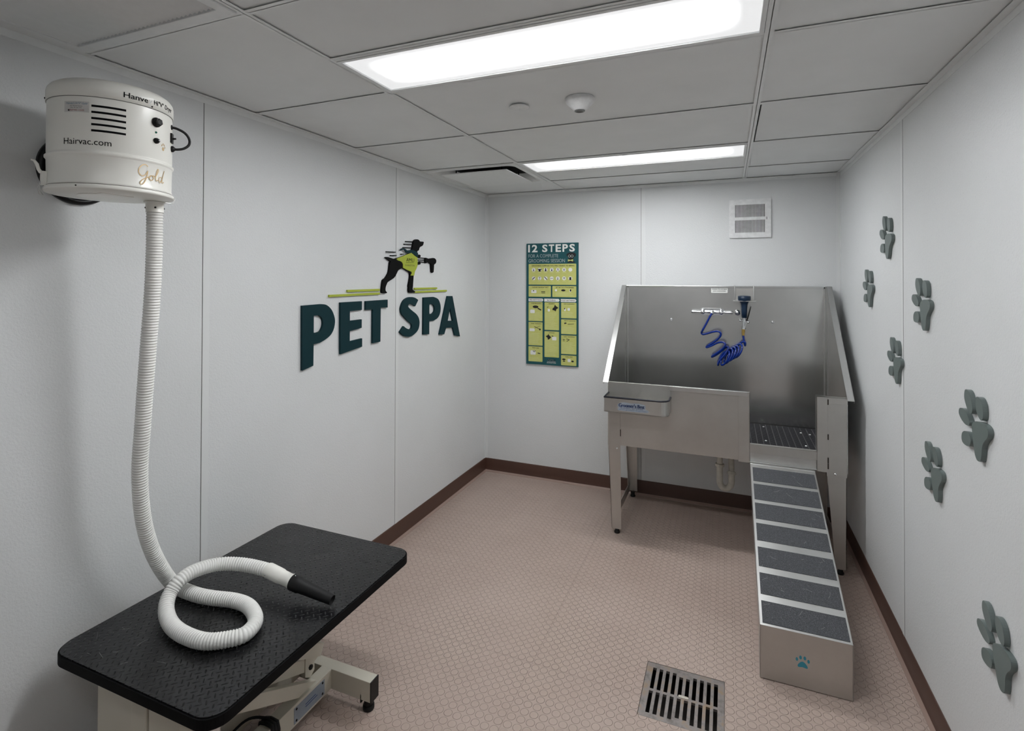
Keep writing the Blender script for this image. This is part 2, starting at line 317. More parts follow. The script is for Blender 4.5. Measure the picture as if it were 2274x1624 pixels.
# ================================================================ the room
DX0, DX1, DY0, DY1 = -.292, -.010, 1.868, 2.142
mb = MB()
mb.prism([[(XL, YF), (XR, YF), (XR, YB), (XL, YB)], [(DX0, DY0), (DX1, DY0), (DX1, DY1), (DX0, DY1)]], ((0,0,0),(1,0,0),(0,1,0),(0,0,1)), -.05, 0)
struct(mb.build('floor', 'floor'))
T = .15
for nm, a, b in (('wall_left', (XL-T, YF-T, -.05), (XL, YB+T, ZC+.35)), ('wall_right', (XR, YF-T, -.05), (XR+T, YB+T, ZC+.35)),
                 ('wall_back', (XL, YB, -.05), (XR, YB+T, ZC+.35)), ('wall_front', (XL, YF-T, -.05), (XR, YF, ZC+.35))):
    struct(MB().box(a, b).build(nm, 'wall'))
# panel joints: a batten with a dark joint at its left
def joint(n, B, u, side=1):
    b = MB().prism(rrect(u+.0015*side if side > 0 else u-.028, .10, u+.028 if side > 0 else u-.0015, ZC-.001, .0008, 1), B, 0, .0010)
    o = struct(b.build('trim_%d' % n, 'strip'))
    d = MB().box((0,0,0),(0,0,0)); d = MB().prism(rrect(u-.0011, .10, u+.0011, ZC-.001, .0003, 1), B, 0, .0004)
    d.build('joint_line', 'seam', o)
joint(1, BL, 1.340); joint(2, BL, 2.543); joint(3, BR, 2.517); joint(4, BB, -.560); joint(5, BR, 1.297); joint(6, BL, .12)
for n, x, y, sx in ((7, XL, YB, 1), (8, XR, YB, -1)):
    b = MB()
    b.prism([(x, y), (x, y-.022), (x+sx*.002, y-.022), (x+sx*.003, y-.003), (x+sx*.022, y-.002), (x+sx*.022, y)], ((0, 0, .10), (1, 0, 0), (0, 1, 0), (0, 0, 1)), 0, ZC-.101)
    struct(b.build('trim_%d' % n, 'strip'))
# cove base with its toe
def cove(name, B, u0, u1):
    prof = [(0, 0), (.019, 0), (.0185, .003), (.012, .0065), (.0075, .013), (.0055, .022), (.0045, .040), (.0045, .097), (.003, .1016), (0, .1016)]
    O, U, V, N = [Vector(q) for q in B]
    m1, m2 = MB(), MB()
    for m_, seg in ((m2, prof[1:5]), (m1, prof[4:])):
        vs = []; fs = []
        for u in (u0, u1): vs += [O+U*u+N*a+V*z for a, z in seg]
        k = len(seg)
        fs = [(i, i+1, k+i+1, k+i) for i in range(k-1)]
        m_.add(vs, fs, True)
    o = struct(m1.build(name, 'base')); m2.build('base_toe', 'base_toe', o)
cove('baseboard_left', BL, YF, YB); cove('baseboard_right', BR, YF, YB); cove('baseboard_back', BB, XL, XR)
cove('baseboard_front', ((0, YF, 0), (1, 0, 0), (0, 0, 1), (0, 1, 0)), XL, XR)

# ceiling: lay-in tiles resting on a steel grid
XA, XM = -1.114, .105
def ky(k): return 3.3917 - .6096*k
WA = .022
rows = [YB, ky(0), ky(.5), ky(1), ky(2), ky(3), ky(3.5), ky(4), ky(5), ky(5.5), ky(6), ky(7), YF]
tiles = MB()
G = .0045
def tile(x0, y0, x1, y1, dz=0): tiles.box((x0+.004, y0+.004, ZC+G+dz), (x1-.004, y1-.004, ZC+G+dz+.015))
side_rows = [YB, ky(0), ky(1), ky(2), ky(3), ky(4), ky(5), ky(6), ky(7), YF]
for i in range(len(side_rows)-1):
    y1, y0 = side_rows[i], side_rows[i+1]
    if i not in (1, 5): tile(XL, y0, XA, y1)
    if i == 2: tiles.box((XM+.018, y0+.004, ZC+G), (XR-.004, y1-.004, ZC+G+.015))
    else: tile(XM, y0, XR, y1)
for i in range(len(rows)-1):
    if i in (2, 5, 9): continue
    tile(XA, rows[i+1], XM, rows[i])
ceil = struct(tiles.build('ceiling', 'tile', bevel=.001))
struct(MB().box((XL, YF, ZC+.34), (XR, YB, ZC+.36)).build('trim_9', 'plenum'))
def tee(mb_, a, b, w=.0238):
    if abs(a[0]-b[0]) < 1e-6: mb_.box((a[0]-w/2, a[1], ZC), (a[0]+w/2, b[1], ZC+.0008)); mb_.box((a[0]-.001, a[1], ZC), (a[0]+.001, b[1], ZC+.035))
    else: mb_.box((a[0], a[1]-w/2, ZC), (b[0], a[1]+w/2, ZC+.0008)); mb_.box((a[0], a[1]-.001, ZC), (b[0], a[1]+.001, ZC+.035))
g = MB(); tee(g, (XA, YF), (XA, YB)); tee(g, (XM, YF), (XM, YB))
for i in range(1, len(side_rows)-1):
    tee(g, (XL, side_rows[i]), (XA-.012, side_rows[i])); tee(g, (XM+.012, side_rows[i]), (XR, side_rows[i]))
for i in range(1, len(rows)-1): tee(g, (XA+.012, rows[i]), (XM-.012, rows[i]))
struct(g.build('trim_10', 'grid'))
g = MB()
for a, b in (((XL, YF, ZC-.0012), (XL+WA, YB, ZC)), ((XR-WA, YF, ZC-.0012), (XR, YB, ZC)), ((XL, YB-WA, ZC-.001), (XR, YB, ZC)),
             ((XL, YF, ZC-.022), (XL+.0012, YB, ZC)), ((XR-.0012, YF, ZC-.022), (XR, YB, ZC)), ((XL, YB-.0012, ZC-.018), (XR, YB, ZC))): g.box(a, b)
struct(g.build('trim_11', 'grid'))

# ---------------------------------------------------------------- ceiling lights
def troffer(y0, y1, label, power=1.0):
    cx, cy = (XA+XM)/2, (y0+y1)/2
    t = thing('ceiling_light', label, 'ceiling light', (cx, cy, ZC), 'recessed ceiling lights')
    x0, x1 = XA+.013, XM-.013; y0 += .013; y1 -= .013
    f = MB(); w = .012
    f.prism([[(x0, y0), (x1, y0), (x1, y1), (x0, y1)], [(x0+w, y0+w), (x1-w, y0+w), (x1-w, y1-w), (x0+w, y1-w)]], ((0,0,ZC),(1,0,0),(0,1,0),(0,0,1)), -.002, .02)
    f.build('frame', 'grid', t, bevel=.001)
    h = MB(); h.box((x0, y0, ZC+.02), (x0+.004, y1, ZC+.10)); h.box((x1-.004, y0, ZC+.02), (x1, y1, ZC+.10))
    h.box((x0, y0, ZC+.02), (x1, y0+.004, ZC+.10)); h.box((x0, y1-.004, ZC+.02), (x1, y1, ZC+.10)); h.box((x0, y0, ZC+.10), (x1, y1, ZC+.104))
    h.build('housing', 'grid', t)
    l = MB().box((x0+w, y0+w, ZC+.003), (x1-w, y1-w, ZC+.006)).build('lens', lens_mat(y0+w, y1-w, power), t)
    k = MB().box((cx-.01, y0-.001, ZC-.004), (cx+.012, y0+.006, ZC-.001)).build('latch', 'grid', t)
troffer(ky(3.5), ky(3), 'larger, nearer recessed ceiling light cut by the top edge of the picture')
troffer(ky(1), ky(.5), 'smaller looking far recessed ceiling light beside the supply diffuser')
troffer(ky(6), ky(5.5), 'added dim fill light recessed in the unseen near end of the ceiling', .20)  # extra fixture added out of view to even out light at the near end
# return air grille (near, upper left)
t = thing('air_return_grille', 'white louvered return air grille in the ceiling above the grooming dryer', 'vent', (-1.435, .648, ZC))
gx0, gx1, gy0, gy1 = XL+.022, XA-.013, ky(5)+.013, ky(4)-.013
f = MB(); w = .032
f.prism([[(gx0, gy0), (gx1, gy0), (gx1, gy1), (gx0, gy1)], [(gx0+w, gy0+w), (gx1-w, gy0+w), (gx1-w, gy1-w), (gx0+w, gy1-w)]], ((0,0,ZC),(1,0,0),(0,1,0),(0,0,1)), -.004, .012)
f.build('frame', 'grid', t, bevel=.0015)
s = MB(); n = 34
for i in range(n):
    x = gx0+w + (gx1-gx0-2*w)*(i+.5)/n
    R = Matrix.Translation((x, 0, ZC+.006)) @ Matrix.Rotation(math.radians(-38), 4, 'Y')
    s.box((-.0095, gy0+w, -.0006), (.0095, gy1-w, .0006), R)
s.build('louvre', 'grid', t)
MB().box((gx0, gy0, ZC+.03), (gx1, gy1, ZC+.034)).build('backing', 'plenum', t)
# supply diffuser (far)
t = thing('air_supply_diffuser', 'square ceiling diffuser with a drop plaque and dark gap next to the far light', 'vent', (-1.43, 3.087, ZC))
sx0, sx1, sy0, sy1 = XL+.024, XA-.013, ky(1)+.013, ky(0)-.013
f = MB(); w = .028
f.prism([[(sx0, sy0), (sx1, sy0), (sx1, sy1), (sx0, sy1)], rrect(sx0+w, sy0+w, sx1-w, sy1-w, .05)], ((0,0,ZC),(1,0,0),(0,1,0),(0,0,1)), -.001, .004)
f.build('frame', 'grid', t)
# flared inner cone of the diffuser
c = MB(); k = None; lo = rrect(sx0+w, sy0+w, sx1-w, sy1-w, .05); hi = rrect(sx0+w+.055, sy0+w+.055, sx1-w-.055, sy1-w-.055, .03)
vs = [(x, y, ZC) for x, y in lo]+[(x, y, ZC+.05) for x, y in hi]; k = len(lo)
c.add(vs, [(i, (i+1) % k, k+(i+1) % k, k+i) for i in range(k)], True); c.build('cone', 'grid', t)
MB().prism(hi, ((0,0,ZC),(1,0,0),(0,1,0),(0,0,1)), .05, .052).build('duct', 'plenum', t)
MB().prism(rrect(sx0+.085, sy0+.075, sx1-.085, sy1-.075, .004), ((0,0,ZC),(1,0,0),(0,1,0),(0,0,1)), -.014, -.008).build('plaque', 'grid', t, bevel=.001)
for x in (sx0+.15, sx1-.15):
    for y in (sy0+.15, sy1-.15): MB().cyl((x, y, ZC-.008), (x, y, ZC+.05), .004, n=8).build('hanger', 'plenum', t)
# sprinkler cover and detector
o = tag(MB().lathe([(0, -.005), (.036, -.005), (.039, -.0035), (.039, -.002), (.030, -.0015), (.030, .004), (0, .004)], (-.737, 1.867, ZC+.0), n=40).build('sprinkler_cover', 'plastic_white', origin=(-.737, 1.867, ZC)),
        'flat round white sprinkler cover plate on the ceiling beside the smoke detector', 'sprinkler cover')
t = thing('smoke_detector', 'white cone shaped detector on the ceiling between the two lights', 'smoke detector', (-.50, 1.872, ZC))
MB().lathe([(.052, .004), (.054, .002), (.054, -.008), (.051, -.014), (.024, -.040), (.021, -.042), (0, -.042)], (-.50, 1.872, ZC), n=40).build('housing', 'plastic_white', t)
MB().lathe([(.019, -.041), (.019, -.045), (.014, -.046), (.012, -.043), (0, -.043)], (-.50, 1.872, ZC), n=28).build('sensor', mat('grey_sensor', srgb(120, 122, 122), .3, .4), t)

# ---------------------------------------------------------------- back wall vent
t = thing('wall_vent', 'square white slatted exhaust vent high on the back wall above the tub', 'vent', (.137, YB, 1.907))
f = MB(); vx0, vx1, vz0, vz1 = .013, .262, 1.782, 2.033; w = .034
f.prism([rrect(vx0, vz0, vx1, vz1, .006), [(vx0+w, vz0+w), (vx1-w, vz0+w), (vx1-w, vz1-w), (vx0+w, vz1-w)]], BB, 0, .014)
f.prism(rrect(vx0+w-.001, 1.898, vx1-w+.001, 1.917, .001), BB, .002, .013)
f.build('frame', 'plastic_white', t, bevel=.004)
s = MB(); n = 23
for i in range(n):
    x = vx0+w+(vx1-vx0-2*w)*i/(n-1)
    s.box((x-.0021, YB-.0115, vz0+w), (x+.0021, YB-.004, vz1-w))
s.build('slat', 'plastic_white', t)
MB().box((vx0+w, YB-.002, vz0+w), (vx1-w, YB-.0005, vz1-w)).build('backing', mat('grey_recess', srgb(78, 80, 80), .8), t)
MB().box((vx1-.026, YB-.0145, 1.898), (vx1-.023, YB-.0139, 1.915)).build('slot', 'black_matte', t)

# ---------------------------------------------------------------- left wall sign
LN = {'P': ('first dark teal letter P of the word PET', 'letter'), 'E': ('dark teal letter E of the wall sign, between P and T', 'letter'),
      'T': ('dark teal letter T ending the word PET', 'letter'), 'S': ('dark teal letter S beginning the word SPA', 'letter'),
      'P2': ('smaller dark teal letter P in the middle of SPA', 'letter'), 'A': ('dark teal letter A ending the word SPA', 'letter')}
SM = {'P': [(0, 1, 9), (1, 1, 6)], 'S': [(0, 16, 31), (0, 0, 15)], 'P2': [(0, 1, 7), (1, 1, 5)]}
def part_smooth(lp, i0, i1): return lp[:i0] + [tuple(q) for q in smooth_loop(lp[i0:i1+1], 4, False)] + lp[i1+1:]
for k, loops in DATA['letters'].items():
    loops = [list(map(tuple, l)) for l in loops]
    for li, i0, i1 in SM.get(k, []): loops[li] = part_smooth(loops[li], i0, i1)
    c = [sum(p[0] for p in loops[0])/len(loops[0]), min(p[1] for p in loops[0])]
    o = MB().prism(loops, BL, .0005, .012).build('sign_letter', 'teal', origin=(XL, c[0], c[1]), bevel=.0006)
    tag(o, LN[k][0] + ' on the left wall' if len(LN[k][0]) < 60 else LN[k][0], LN[k][1], 'raised sign letters')
BLAB = ['longest lime strip, lower one left of the dog figure', 'upper lime strip left of the dog figure on the wall',
        'shortest lime strip, upper one right of the dog figure', 'lower lime strip right of the dog figure above SPA']
for (a, b), lb in zip(DATA['bars'], BLAB):
    o = MB().prism(bar2d(a, b, .011), BL, .0005, .010).build('sign_strip', 'lime', origin=(XL, a[0], a[1]), bevel=.0006)
    tag(o, lb, 'sign strip', 'lime strips under the dog figure')
D = DATA['dog']
t = thing('dog_sign', 'black cut-out dog wearing a lime vest and teal scarf on the left wall', 'wall sign', (XL, 2.60, 1.43))
MB().prism(smooth_loop(D['body'], 2), BL, .0005, .012).build('body', 'black_matte', t, bevel=.0006)
MB().prism(D['vest'], BL, .011, .0145).build('vest', 'lime', t)
MB().prism(smooth_loop(D['scarf'], 2), BL, .011, .016).build('scarf', 'teal', t)
tx = MB(); fn = plane_fn(BL, .0148)
put_text(tx, 'AMLI', (2.628, 1.611, 2.711, 1.631), fn, .014); put_text(tx, 'EVANSTON', (2.617, 1.583, 2.716, 1.593), fn)
tx.prism(bar2d((2.624, 1.604), (2.709, 1.606), .0018), BL, .0142, .0149); tx.build('lettering', 'print_black', t)
for i in (0, 1, 2, 5):
    a, b = DATA['dashes'][i]; MB().prism(bar2d(a, b, .0048), BL, .0005, .010).build('speed_line', 'black_matte', t)
for i, lb in ((3, 'upper loose black dash above the tail of the dog figure'), (4, 'short lower black dash above the tail of the dog figure')):
    a, b = DATA['dashes'][i]
    tag(MB().prism(bar2d(a, b, .0048), BL, .0005, .010).build('sign_dash', 'black_matte', origin=(XL, a[0], a[1])), lb, 'sign dash', 'black dashes behind the dog')
t = thing('blower_sign', 'black cut-out hair dryer figure pointing at the dog on the wall sign', 'wall sign', (XL, 2.95, 1.54))
MB().prism(smooth_loop(D['blower'], 2), BL, .0005, .012).build('blower_body', 'black_matte', t, bevel=.0006)
for i in (6, 7, 8):
    a, b = DATA['dashes'][i]; MB().prism(bar2d(a, b, .0040), BL, .0005, .010).build('air_line', 'black_matte', t)
for i, (y, z) in enumerate(DATA['knobs']):
    tag(MB().prism(circ(y, z, .0165, 20, .0085), BL, .0005, .012).build('sign_dot', 'black_matte', origin=(XL, y, z)), ('upper' if i == 0 else 'lower')+' black dot at the chest of the dog figure', 'sign dot', 'black dots of the wall sign')

# ---------------------------------------------------------------- paws on the right wall
PW = [('highest', 2.717, 1.697, 7.0, 'grey-green paw highest on the right wall, left of the panel joint'),
      ('B', 3.036, 1.472, 1.0, 'grey-green paw farthest away, closest to the tub and back corner'),
      ('C', 2.275, 1.428, 1.7, 'grey-green paw just right of the panel joint at eye height'),
      ('D', 2.601, 1.182, .2, 'grey-green paw hard against the left side of the panel joint'),
      ('E', 1.851, 1.109, 0, 'large looking grey-green paw at the right, above the lowest two'),
      ('F', 2.176, .871, -6.1, 'grey-green paw second from the bottom, nearest the ramp end'),
      ('G', 1.736, .570, -6.7, 'lowest grey-green paw, near the bottom right of the wall')]
def paw_proto():
    t = thing('wall_paw', '', 'wall paw decoration', (XR, 0, 0), 'paw prints on the right wall')
    MB().prism(smooth_loop(DATA['paw_pad'], 3), BR, .0005, .013).build('pad', 'paw', t, bevel=.0012)
    for q in DATA['paw_toes']: MB().prism(smooth_loop(q, 3), BR, .0005, .013).build('toe', 'paw', t, bevel=.0012)
    return t
pp = paw_proto(); kids = list(pp.children)
for i, (nm, y, z, rot, lb) in enumerate(PW):
    if i == 0: r = pp
    else:
        r = pp.copy(); COL.objects.link(r)
        for ch in kids:
            c = ch.copy(); COL.objects.link(c); c.parent = r
    r.location = (XR, y, z); r.rotation_euler = (math.radians(rot), 0, 0); r['label'] = lb
# ================================================================ grooming steps poster on the back wall
PX0, PX1, PZ0, PZ1 = -1.418, -1.011, .863, 1.778
t = thing('wall_poster', 'tall teal and lime poster of twelve grooming steps on the back wall', 'poster', ((PX0+PX1)/2, YB, PZ0))
PU = lambda x: PX0 + (PX1-PX0)*x/598
PV = lambda y: PZ1 - (PZ1-PZ0)*y/1400
MB().prism(rrect(PX0, PZ0, PX1, PZ1, .001, 2), BB, .0005, .012).build('board', 'poster_teal', t, bevel=.0008)
def pr(mb_, pts, h): mb_.prism([(PU(x), PV(y)) for x, y in pts], BB, h-.0003, h)
def ptext(mb_, s, x0, y0, x1, y1, bold=0, h=.0136): put_text(mb_, s, (PU(x0), PV(y1), PU(x1), PV(y0)), plane_fn(BB, h), bold)
def pbox(x0, y0, x1, y1, r=6): return rrect(x0, y0, x1, y1, r, 4)
panels = [(27,238,575,478),(27,492,288,618),(305,492,576,618),(27,680,192,900),(27,912,192,1182),(27,1194,192,1368),
    (215,680,382,997),(215,1012,382,1308),(406,680,578,856),(406,870,578,1036),(406,1050,578,1262),(406,1276,578,1390)]
heads = [('GROOMING SUPPLIES YOU MAY WANT TO BRING', (62,252,556,268)),('CHOOSE THE RIGHT SPOT', (68,502,262,515)),('SET UP THE ATMOSPHERE',(345,502,550,515)),
    ('HAIR BRUSHING',(60,690,180,701)),('HAIR TRIMMING',(60,924,180,935)),('PAW CARE',(74,1205,152,1216)),('WASHING',(262,690,336,701)),('DRYING',(268,1023,330,1034)),
    ('EAR CLEANING',(438,690,555,701)),('TEETH CLEANING',(438,879,568,890)),('NAIL TRIMMING',(438,1060,560,1071)),('FUN TIME',(458,1286,535,1297))]
PAN = []
for a, (s_, hb) in zip(panels, heads):
    m_ = MB(); pr(m_, pbox(*a), .0126); o = m_.build('lime_panel', 'poster_lime', t); PAN.append((a, o))
    m_ = MB(); ptext(m_, s_, *hb, bold=.010); m_.build('panel_heading', 'print_black', o)
m_ = MB(); ptext(m_, '12', 20, 15, 132, 102, .03); m_.build('title', 'print_white', t)
for k_, ch in enumerate('STEPS'):
    m_ = MB(); x_ = 186+k_*78; ptext(m_, ch, x_, 15, x_+62, 102, .03); m_.build('title', 'print_white', t)
gm = mat('grey_print', srgb(165, 176, 178), .5, bump=0)
for s_, a in (('FOR A COMPLETE', (25,126,372,164)), ('GROOMING SESSION', (25,182,448,222))):
    m_ = MB(); ptext(m_, s_, *a); m_.build('subtitle', gm, t)
for (a, b), (s_, hb) in zip(((27,190),(212,378),(402,566)), (('PRE-BATHING',(38,648,184,662)),('BATHING',(246,648,342,662)),('POST-BATHING',(408,648,560,662)))):
    m_ = MB(); pr(m_, [(a,638),(b,638),(b+12,655),(b,672),(a,672)], .0130); o = m_.build('arrow_banner', 'print_white', t)
    m_ = MB(); ptext(m_, s_, *hb, bold=.010); m_.build('banner_lettering', 'print_black', o)
m_ = MB(); ptext(m_, 'AMLI', 252, 1326, 338, 1350, .01); m_.build('logo', 'print_white', t)
m_ = MB(); pr(m_, [(250,1356),(345,1356),(345,1358),(250,1358)], .013); m_.build('logo_rule', 'print_white', t)
m_ = MB(); ptext(m_, 'EVANSTON', 246, 1364, 346, 1378); m_.build('logo_town', 'print_white', t)
def host(x, y):
    for a, o in PAN:
        if a[0] <= x <= a[2] and a[1] <= y <= a[3]: return o
    return t
for r_, yy in enumerate((306, 404)):
    for c_ in range(7):
        m_ = MB(); pr(m_, circ(86+c_*70.5, yy, 22), .0130); m_.build('icon_disc', 'print_white', PAN[0][1])
for x, y, w, h in ((58,540,62,36),(46,768,54,40),(40,985,60,34),(252,755,26,30),(303,1072,50,40),(440,745,20,30),(478,740,28,30),(50,1240,62,50),(480,1315,34,34),(335,528,24,24),(500,528,20,30)):
    m_ = MB(); pr(m_, rrect(x, y, x+w, y+h, 8, 4), .0130); m_.build('white_picture', 'print_white', host(x+w/2, y+h/2))
# little pictograms of brushes, bottles, combs and so on
B_ = lambda p, q, w: bar2d(p, q, w)
C_ = lambda x, y, rx, ry=None: circ(x, y, rx, 14, ry or rx)
picts = [[C_(86,298,5), C_(86,314,6,9)], [B_((134,302),(180,302),9), B_((157,296),(157,326),24)], [B_((227,302),(227,324),18), B_((227,286),(227,304),9)],
 [B_((298,304),(298,322),12), B_((298,290),(298,304),5)], [B_((368,290),(356,324),4), B_((370,290),(382,324),4)], [B_((428,300),(450,300),7), B_((430,314),(448,314),6)],
 [B_((72,418),(100,392),9)], [B_((157,388),(157,424),4), B_((146,390),(168,390),4)], [B_((214,388),(244,420),8)], [B_((280,405),(316,403),4)], [C_(368,396,5), C_(368,412,6,8)],
 [B_((430,400),(450,400),8), B_((434,412),(446,412),4)], [B_((509,390),(509,424),22)], [B_((176,560),(222,560),8), B_((180,575),(222,575),4)], [C_(86,549,8,6)], [C_(430,540,24,11)], [C_(512,540,8,14)],
 [C_(110,735,34,16), B_((135,750),(176,772),13)], [B_((95,962),(160,992),5), B_((95,985),(165,955),3), C_(162,995,10)], [C_(95,1255,6), C_(84,1248,5), C_(107,1247,5), C_(96,1240,4)], [B_((136,1268),(166,1274),10)],
 [[(338,706),(348,722),(372,736),(370,746),(352,756),(345,782),(326,770),(306,766),(310,746),(326,734),(330,716)]],
 [[(262,1040),(254,1056),(232,1068),(236,1078),(250,1084),(256,1110),(276,1098),(292,1082),(280,1066),(268,1058)]],
 [B_((244,742),(260,730),6)], [B_((300,1064),(318,1068),9)], [C_(445,748,6,8)], [B_((442,915),(466,910),14), B_((480,924),(550,918),5)], [B_((426,1098),(448,1098),6), B_((428,1112),(446,1112),5)],
 [B_((466,1090),(500,1098),6), B_((500,1098),(470,1118),6)], [C_(438,1322,20,9), C_(440,1342,14,6)], [C_(536,1340,14,10)]]
for q in picts:
    m_ = MB()
    for lp in q: pr(m_, lp, .0136)
    m_.build('pictogram', 'print_black', host(*q[0][0]))
# dog head wearing glasses, with bow tie
m_ = MB(); pr(m_, smooth_loop([(466,134),(482,118),(510,110),(540,112),(562,120),(572,136),(566,158),(548,160),(546,184),(530,196),(548,208),(560,226),(478,226),(486,208),(500,192),(488,180),(484,158),(470,152)], 2), .0136)
hd = m_.build('dog_head', 'print_black', t)
for x in (499, 529):
    m_ = MB(); pr(m_, circ(x, 152, 14), .0140); m_.build('spectacle_rim', 'print_white', hd)
    m_ = MB(); pr(m_, circ(x, 152, 11), .0144); m_.build('spectacle_lens', 'print_black', hd)
bt = MB(); pr(bt, [(482,188),(511,196),(540,186),(540,214),(511,204),(482,214)], .0144); bt.build('bow_tie', 'poster_lime', hd)
random.seed(3)
for (x0, y0, x1, y1), st in (((36,800,184,890),13),((36,1040,184,1170),13),((36,1320,184,1360),13),((224,800,374,985),13),((224,1115,374,1295),13),((414,785,570,848),13),((414,955,570,1028),13),((414,1130,570,1252),13),((340,560,560,608),12),((44,590,275,612),12),((60,336,556,345),40),((60,434,556,443),40)):
    pl = MB(); y = y0
    while y < y1:
        if y0 in (336, 434):
            for c_ in range(7): pr(pl, [(66+c_*70.5, y), (106+c_*70.5, y), (106+c_*70.5, y+4), (66+c_*70.5, y+4)], .0129)
        else: pr(pl, [(x0, y), (x1-random.random()*(x1-x0)*.35, y), (x1-random.random()*(x1-x0)*.35, y+3.5), (x0, y+3.5)], .0129)
        y += st
    o = pl.build('small_print', 'print_pale', host((x0+x1)/2, y0+2)); o['kind'] = 'stuff'

# ================================================================ dog washing tub
t = TUB = thing('grooming_tub', 'stainless steel dog washing tub with slanted splash walls, standing on four legs', 'pet bath', (-.045, 3.13, 0))
X0, X1, FY, BY = -.658, .566, 3.130, 3.746
YZ = lambda x: ((x, 0, 0), (0, 1, 0), (0, 0, 1), (1, 0, 0))
XZ = lambda y: ((0, y, 0), (1, 0, 0), (0, 0, 1), (0, -1, 0))
b = MB().box((X0-.002, BY-.003, .52), (X1+.012, BY, 1.465)); b.box((X0-.002, BY-.006, 1.452), (X1+.012, BY, 1.466))
b.build('back_panel', 'steel_back', t, bevel=.0008)
for x in (X1-.014, X0+.005): MB().box((x, BY-.006, .60), (x+.009, BY-.003, 1.464)).build('corner_bead', 'steel_edge', t, bevel=.001)
prof = [(BY, 1.464), (BY-.02, 1.464), (FY, .900), (FY, .52), (BY, .52)]
for x, sx in ((X0, -1), (X1, 1)):
    s = MB().prism(prof, YZ(x), -.0015, .0015).build('side_panel', 'steel_back', t)
    a = Vector((x, BY-.012, 1.466)); c = Vector((x, FY-.012, .893)); d = (c-a).normalized(); up = Vector((0, -d.z, d.y)); up = up if up.z > 0 else -up
    w = Vector((sx*.030, 0, 0)); th = up*.003; dn = -up*.014
    f = MB(); f.hexa([a-w*.05, c-w*.05, c+w, a+w], [a-w*.05+th, c-w*.05+th, c+w+th, a+w+th])
    e = Vector((sx*.002, 0, 0)); f.hexa([a+w+dn, c+w+dn, c+w+dn-e, a+w+dn-e], [a+w+th, c+w+th, c+w+th-e, a+w+th-e])
    f.build('edge_flange', 'steel_edge', t)
# floor of the basin and bottom
MB().box((X0+.003, FY+.020, .530), (X1-.003, BY-.004, .545)).build('basin_floor', 'steel', t)
# front
b = MB().box((X0+.002, FY, .525), (.058, FY+.003, .894)); b.build('front_panel', 'steel', t, bevel=.0008)
b = MB().box((-.306, FY-.010, .875), (.100, FY+.012, .899)); b.build('rim_cap', 'steel_edge', t, bevel=.001)
for x0, x1, z1 in ((.056, .113, .897), (.428, .477, .906)):
    b = MB().box((x0, FY-.006, .518), (x1, FY-.003, z1)); b.box((x1-.003 if x0 < .2 else x0, FY-.006, .518), (x1 if x0 < .2 else x0+.003, FY+.03, z1)); b.box((x0, FY-.006, z1-.003), (x1, FY+.02, z1))
    b.build('door_jamb', 'steel', t, bevel=.0008)
b = MB().box((.477, FY-.006, .872), (X1, FY-.003, .906)); b.box((.43, FY-.006, .903), (X1, FY+.012, .906)); b.build('rim_cap', 'steel', t, bevel=.0008)
b = MB().box((.474, FY, .498), (X1-.002, FY+.003, .90)); b.build('front_panel', 'steel', t, bevel=.0008)
b = MB().box((X0+.001, FY-.0022, .492), (-.586, FY-.0002, .75)); b.build('leg_sheet', 'steel', t)
b = MB().box((.111, FY-.006, .574), (.430, FY-.003, .620)); b.box((.111, FY-.006, .617), (.430, FY+.020, .620)); b.build('threshold', 'steel', t, bevel=.001)
b = MB().box((.113, FY+.004, .528), (.428, FY+.007, .600)); b.box((.113, FY-.012, .524), (.428, FY+.010, .529)); b.build('lower_step', 'steel_edge', t, bevel=.001)
# legs
def leg(xo0, xi0, xo1, xi1, y, front=True):
    s = 1 if front else -1; b = MB(); d = .0022*s
    zt = .50
    b.hexa([(xo1, y, .030), (xi1, y, .030), (xi1, y+d, .030), (xo1, y+d, .030)], [(xo0, y, zt), (xi0, y, zt), (xi0, y+d, zt), (xo0, y+d, zt)])
    e = .0022 if xo0 < xi0 else -.0022; D = .062*s
    b.hexa([(xo1, y, .030), (xo1, y+D*.75, .030), (xo1+e, y+D*.75, .030), (xo1+e, y, .030)], [(xo0, y, zt), (xo0, y+D, zt), (xo0+e, y+D, zt), (xo0+e, y, zt)])
    o = b.build('leg', 'steel', t)
    fx = xo1*.5+xi1*.5; MB().lathe([(0, 0), (.017, 0), (.017, .008), (.012, .014), (.012, .032), (0, .032)], (fx, y+.02*s, 0), n=18).build('foot', 'black_plastic', o)
leg(X0+.002, -.586, -.636, -.581, FY); leg(X1-.004, .476, X1-.006, .512, FY)
leg(X0+.002, -.586, -.636, -.581, BY-.012, False); leg(X1-.004, .476, X1-.006, .512, BY-.012, False)
for x in (-.634, .556):
    MB().box((x-.0015, FY+.01, .032), (x+.0015, BY-.02, .088)).build('leg_runner', 'steel', t)
for x, z in ((-.605, .505), (.512, .512)):
    MB().lathe([(.0065, 0), (.0055, .003), (.003, .0045), (0, .005)], (x, FY-.002, z), (0, -1, 0), 14).build('bolt', 'chrome', t)
r_ = MB()
for z, x in ((.88, .480), (.70, .480), (.58, .480), (.55, .480)): r_.box((x-.0025, FY-.0075, z-.014), (x+.0025, FY-.002, z+.014))
for z in (.745, .60): r_.box((-.587, FY-.004, z-.02), (-.583, FY-.001, z+.02))
r_.build('hinge', mat('dark_weld', srgb(52, 44, 38), .6, .5), t)
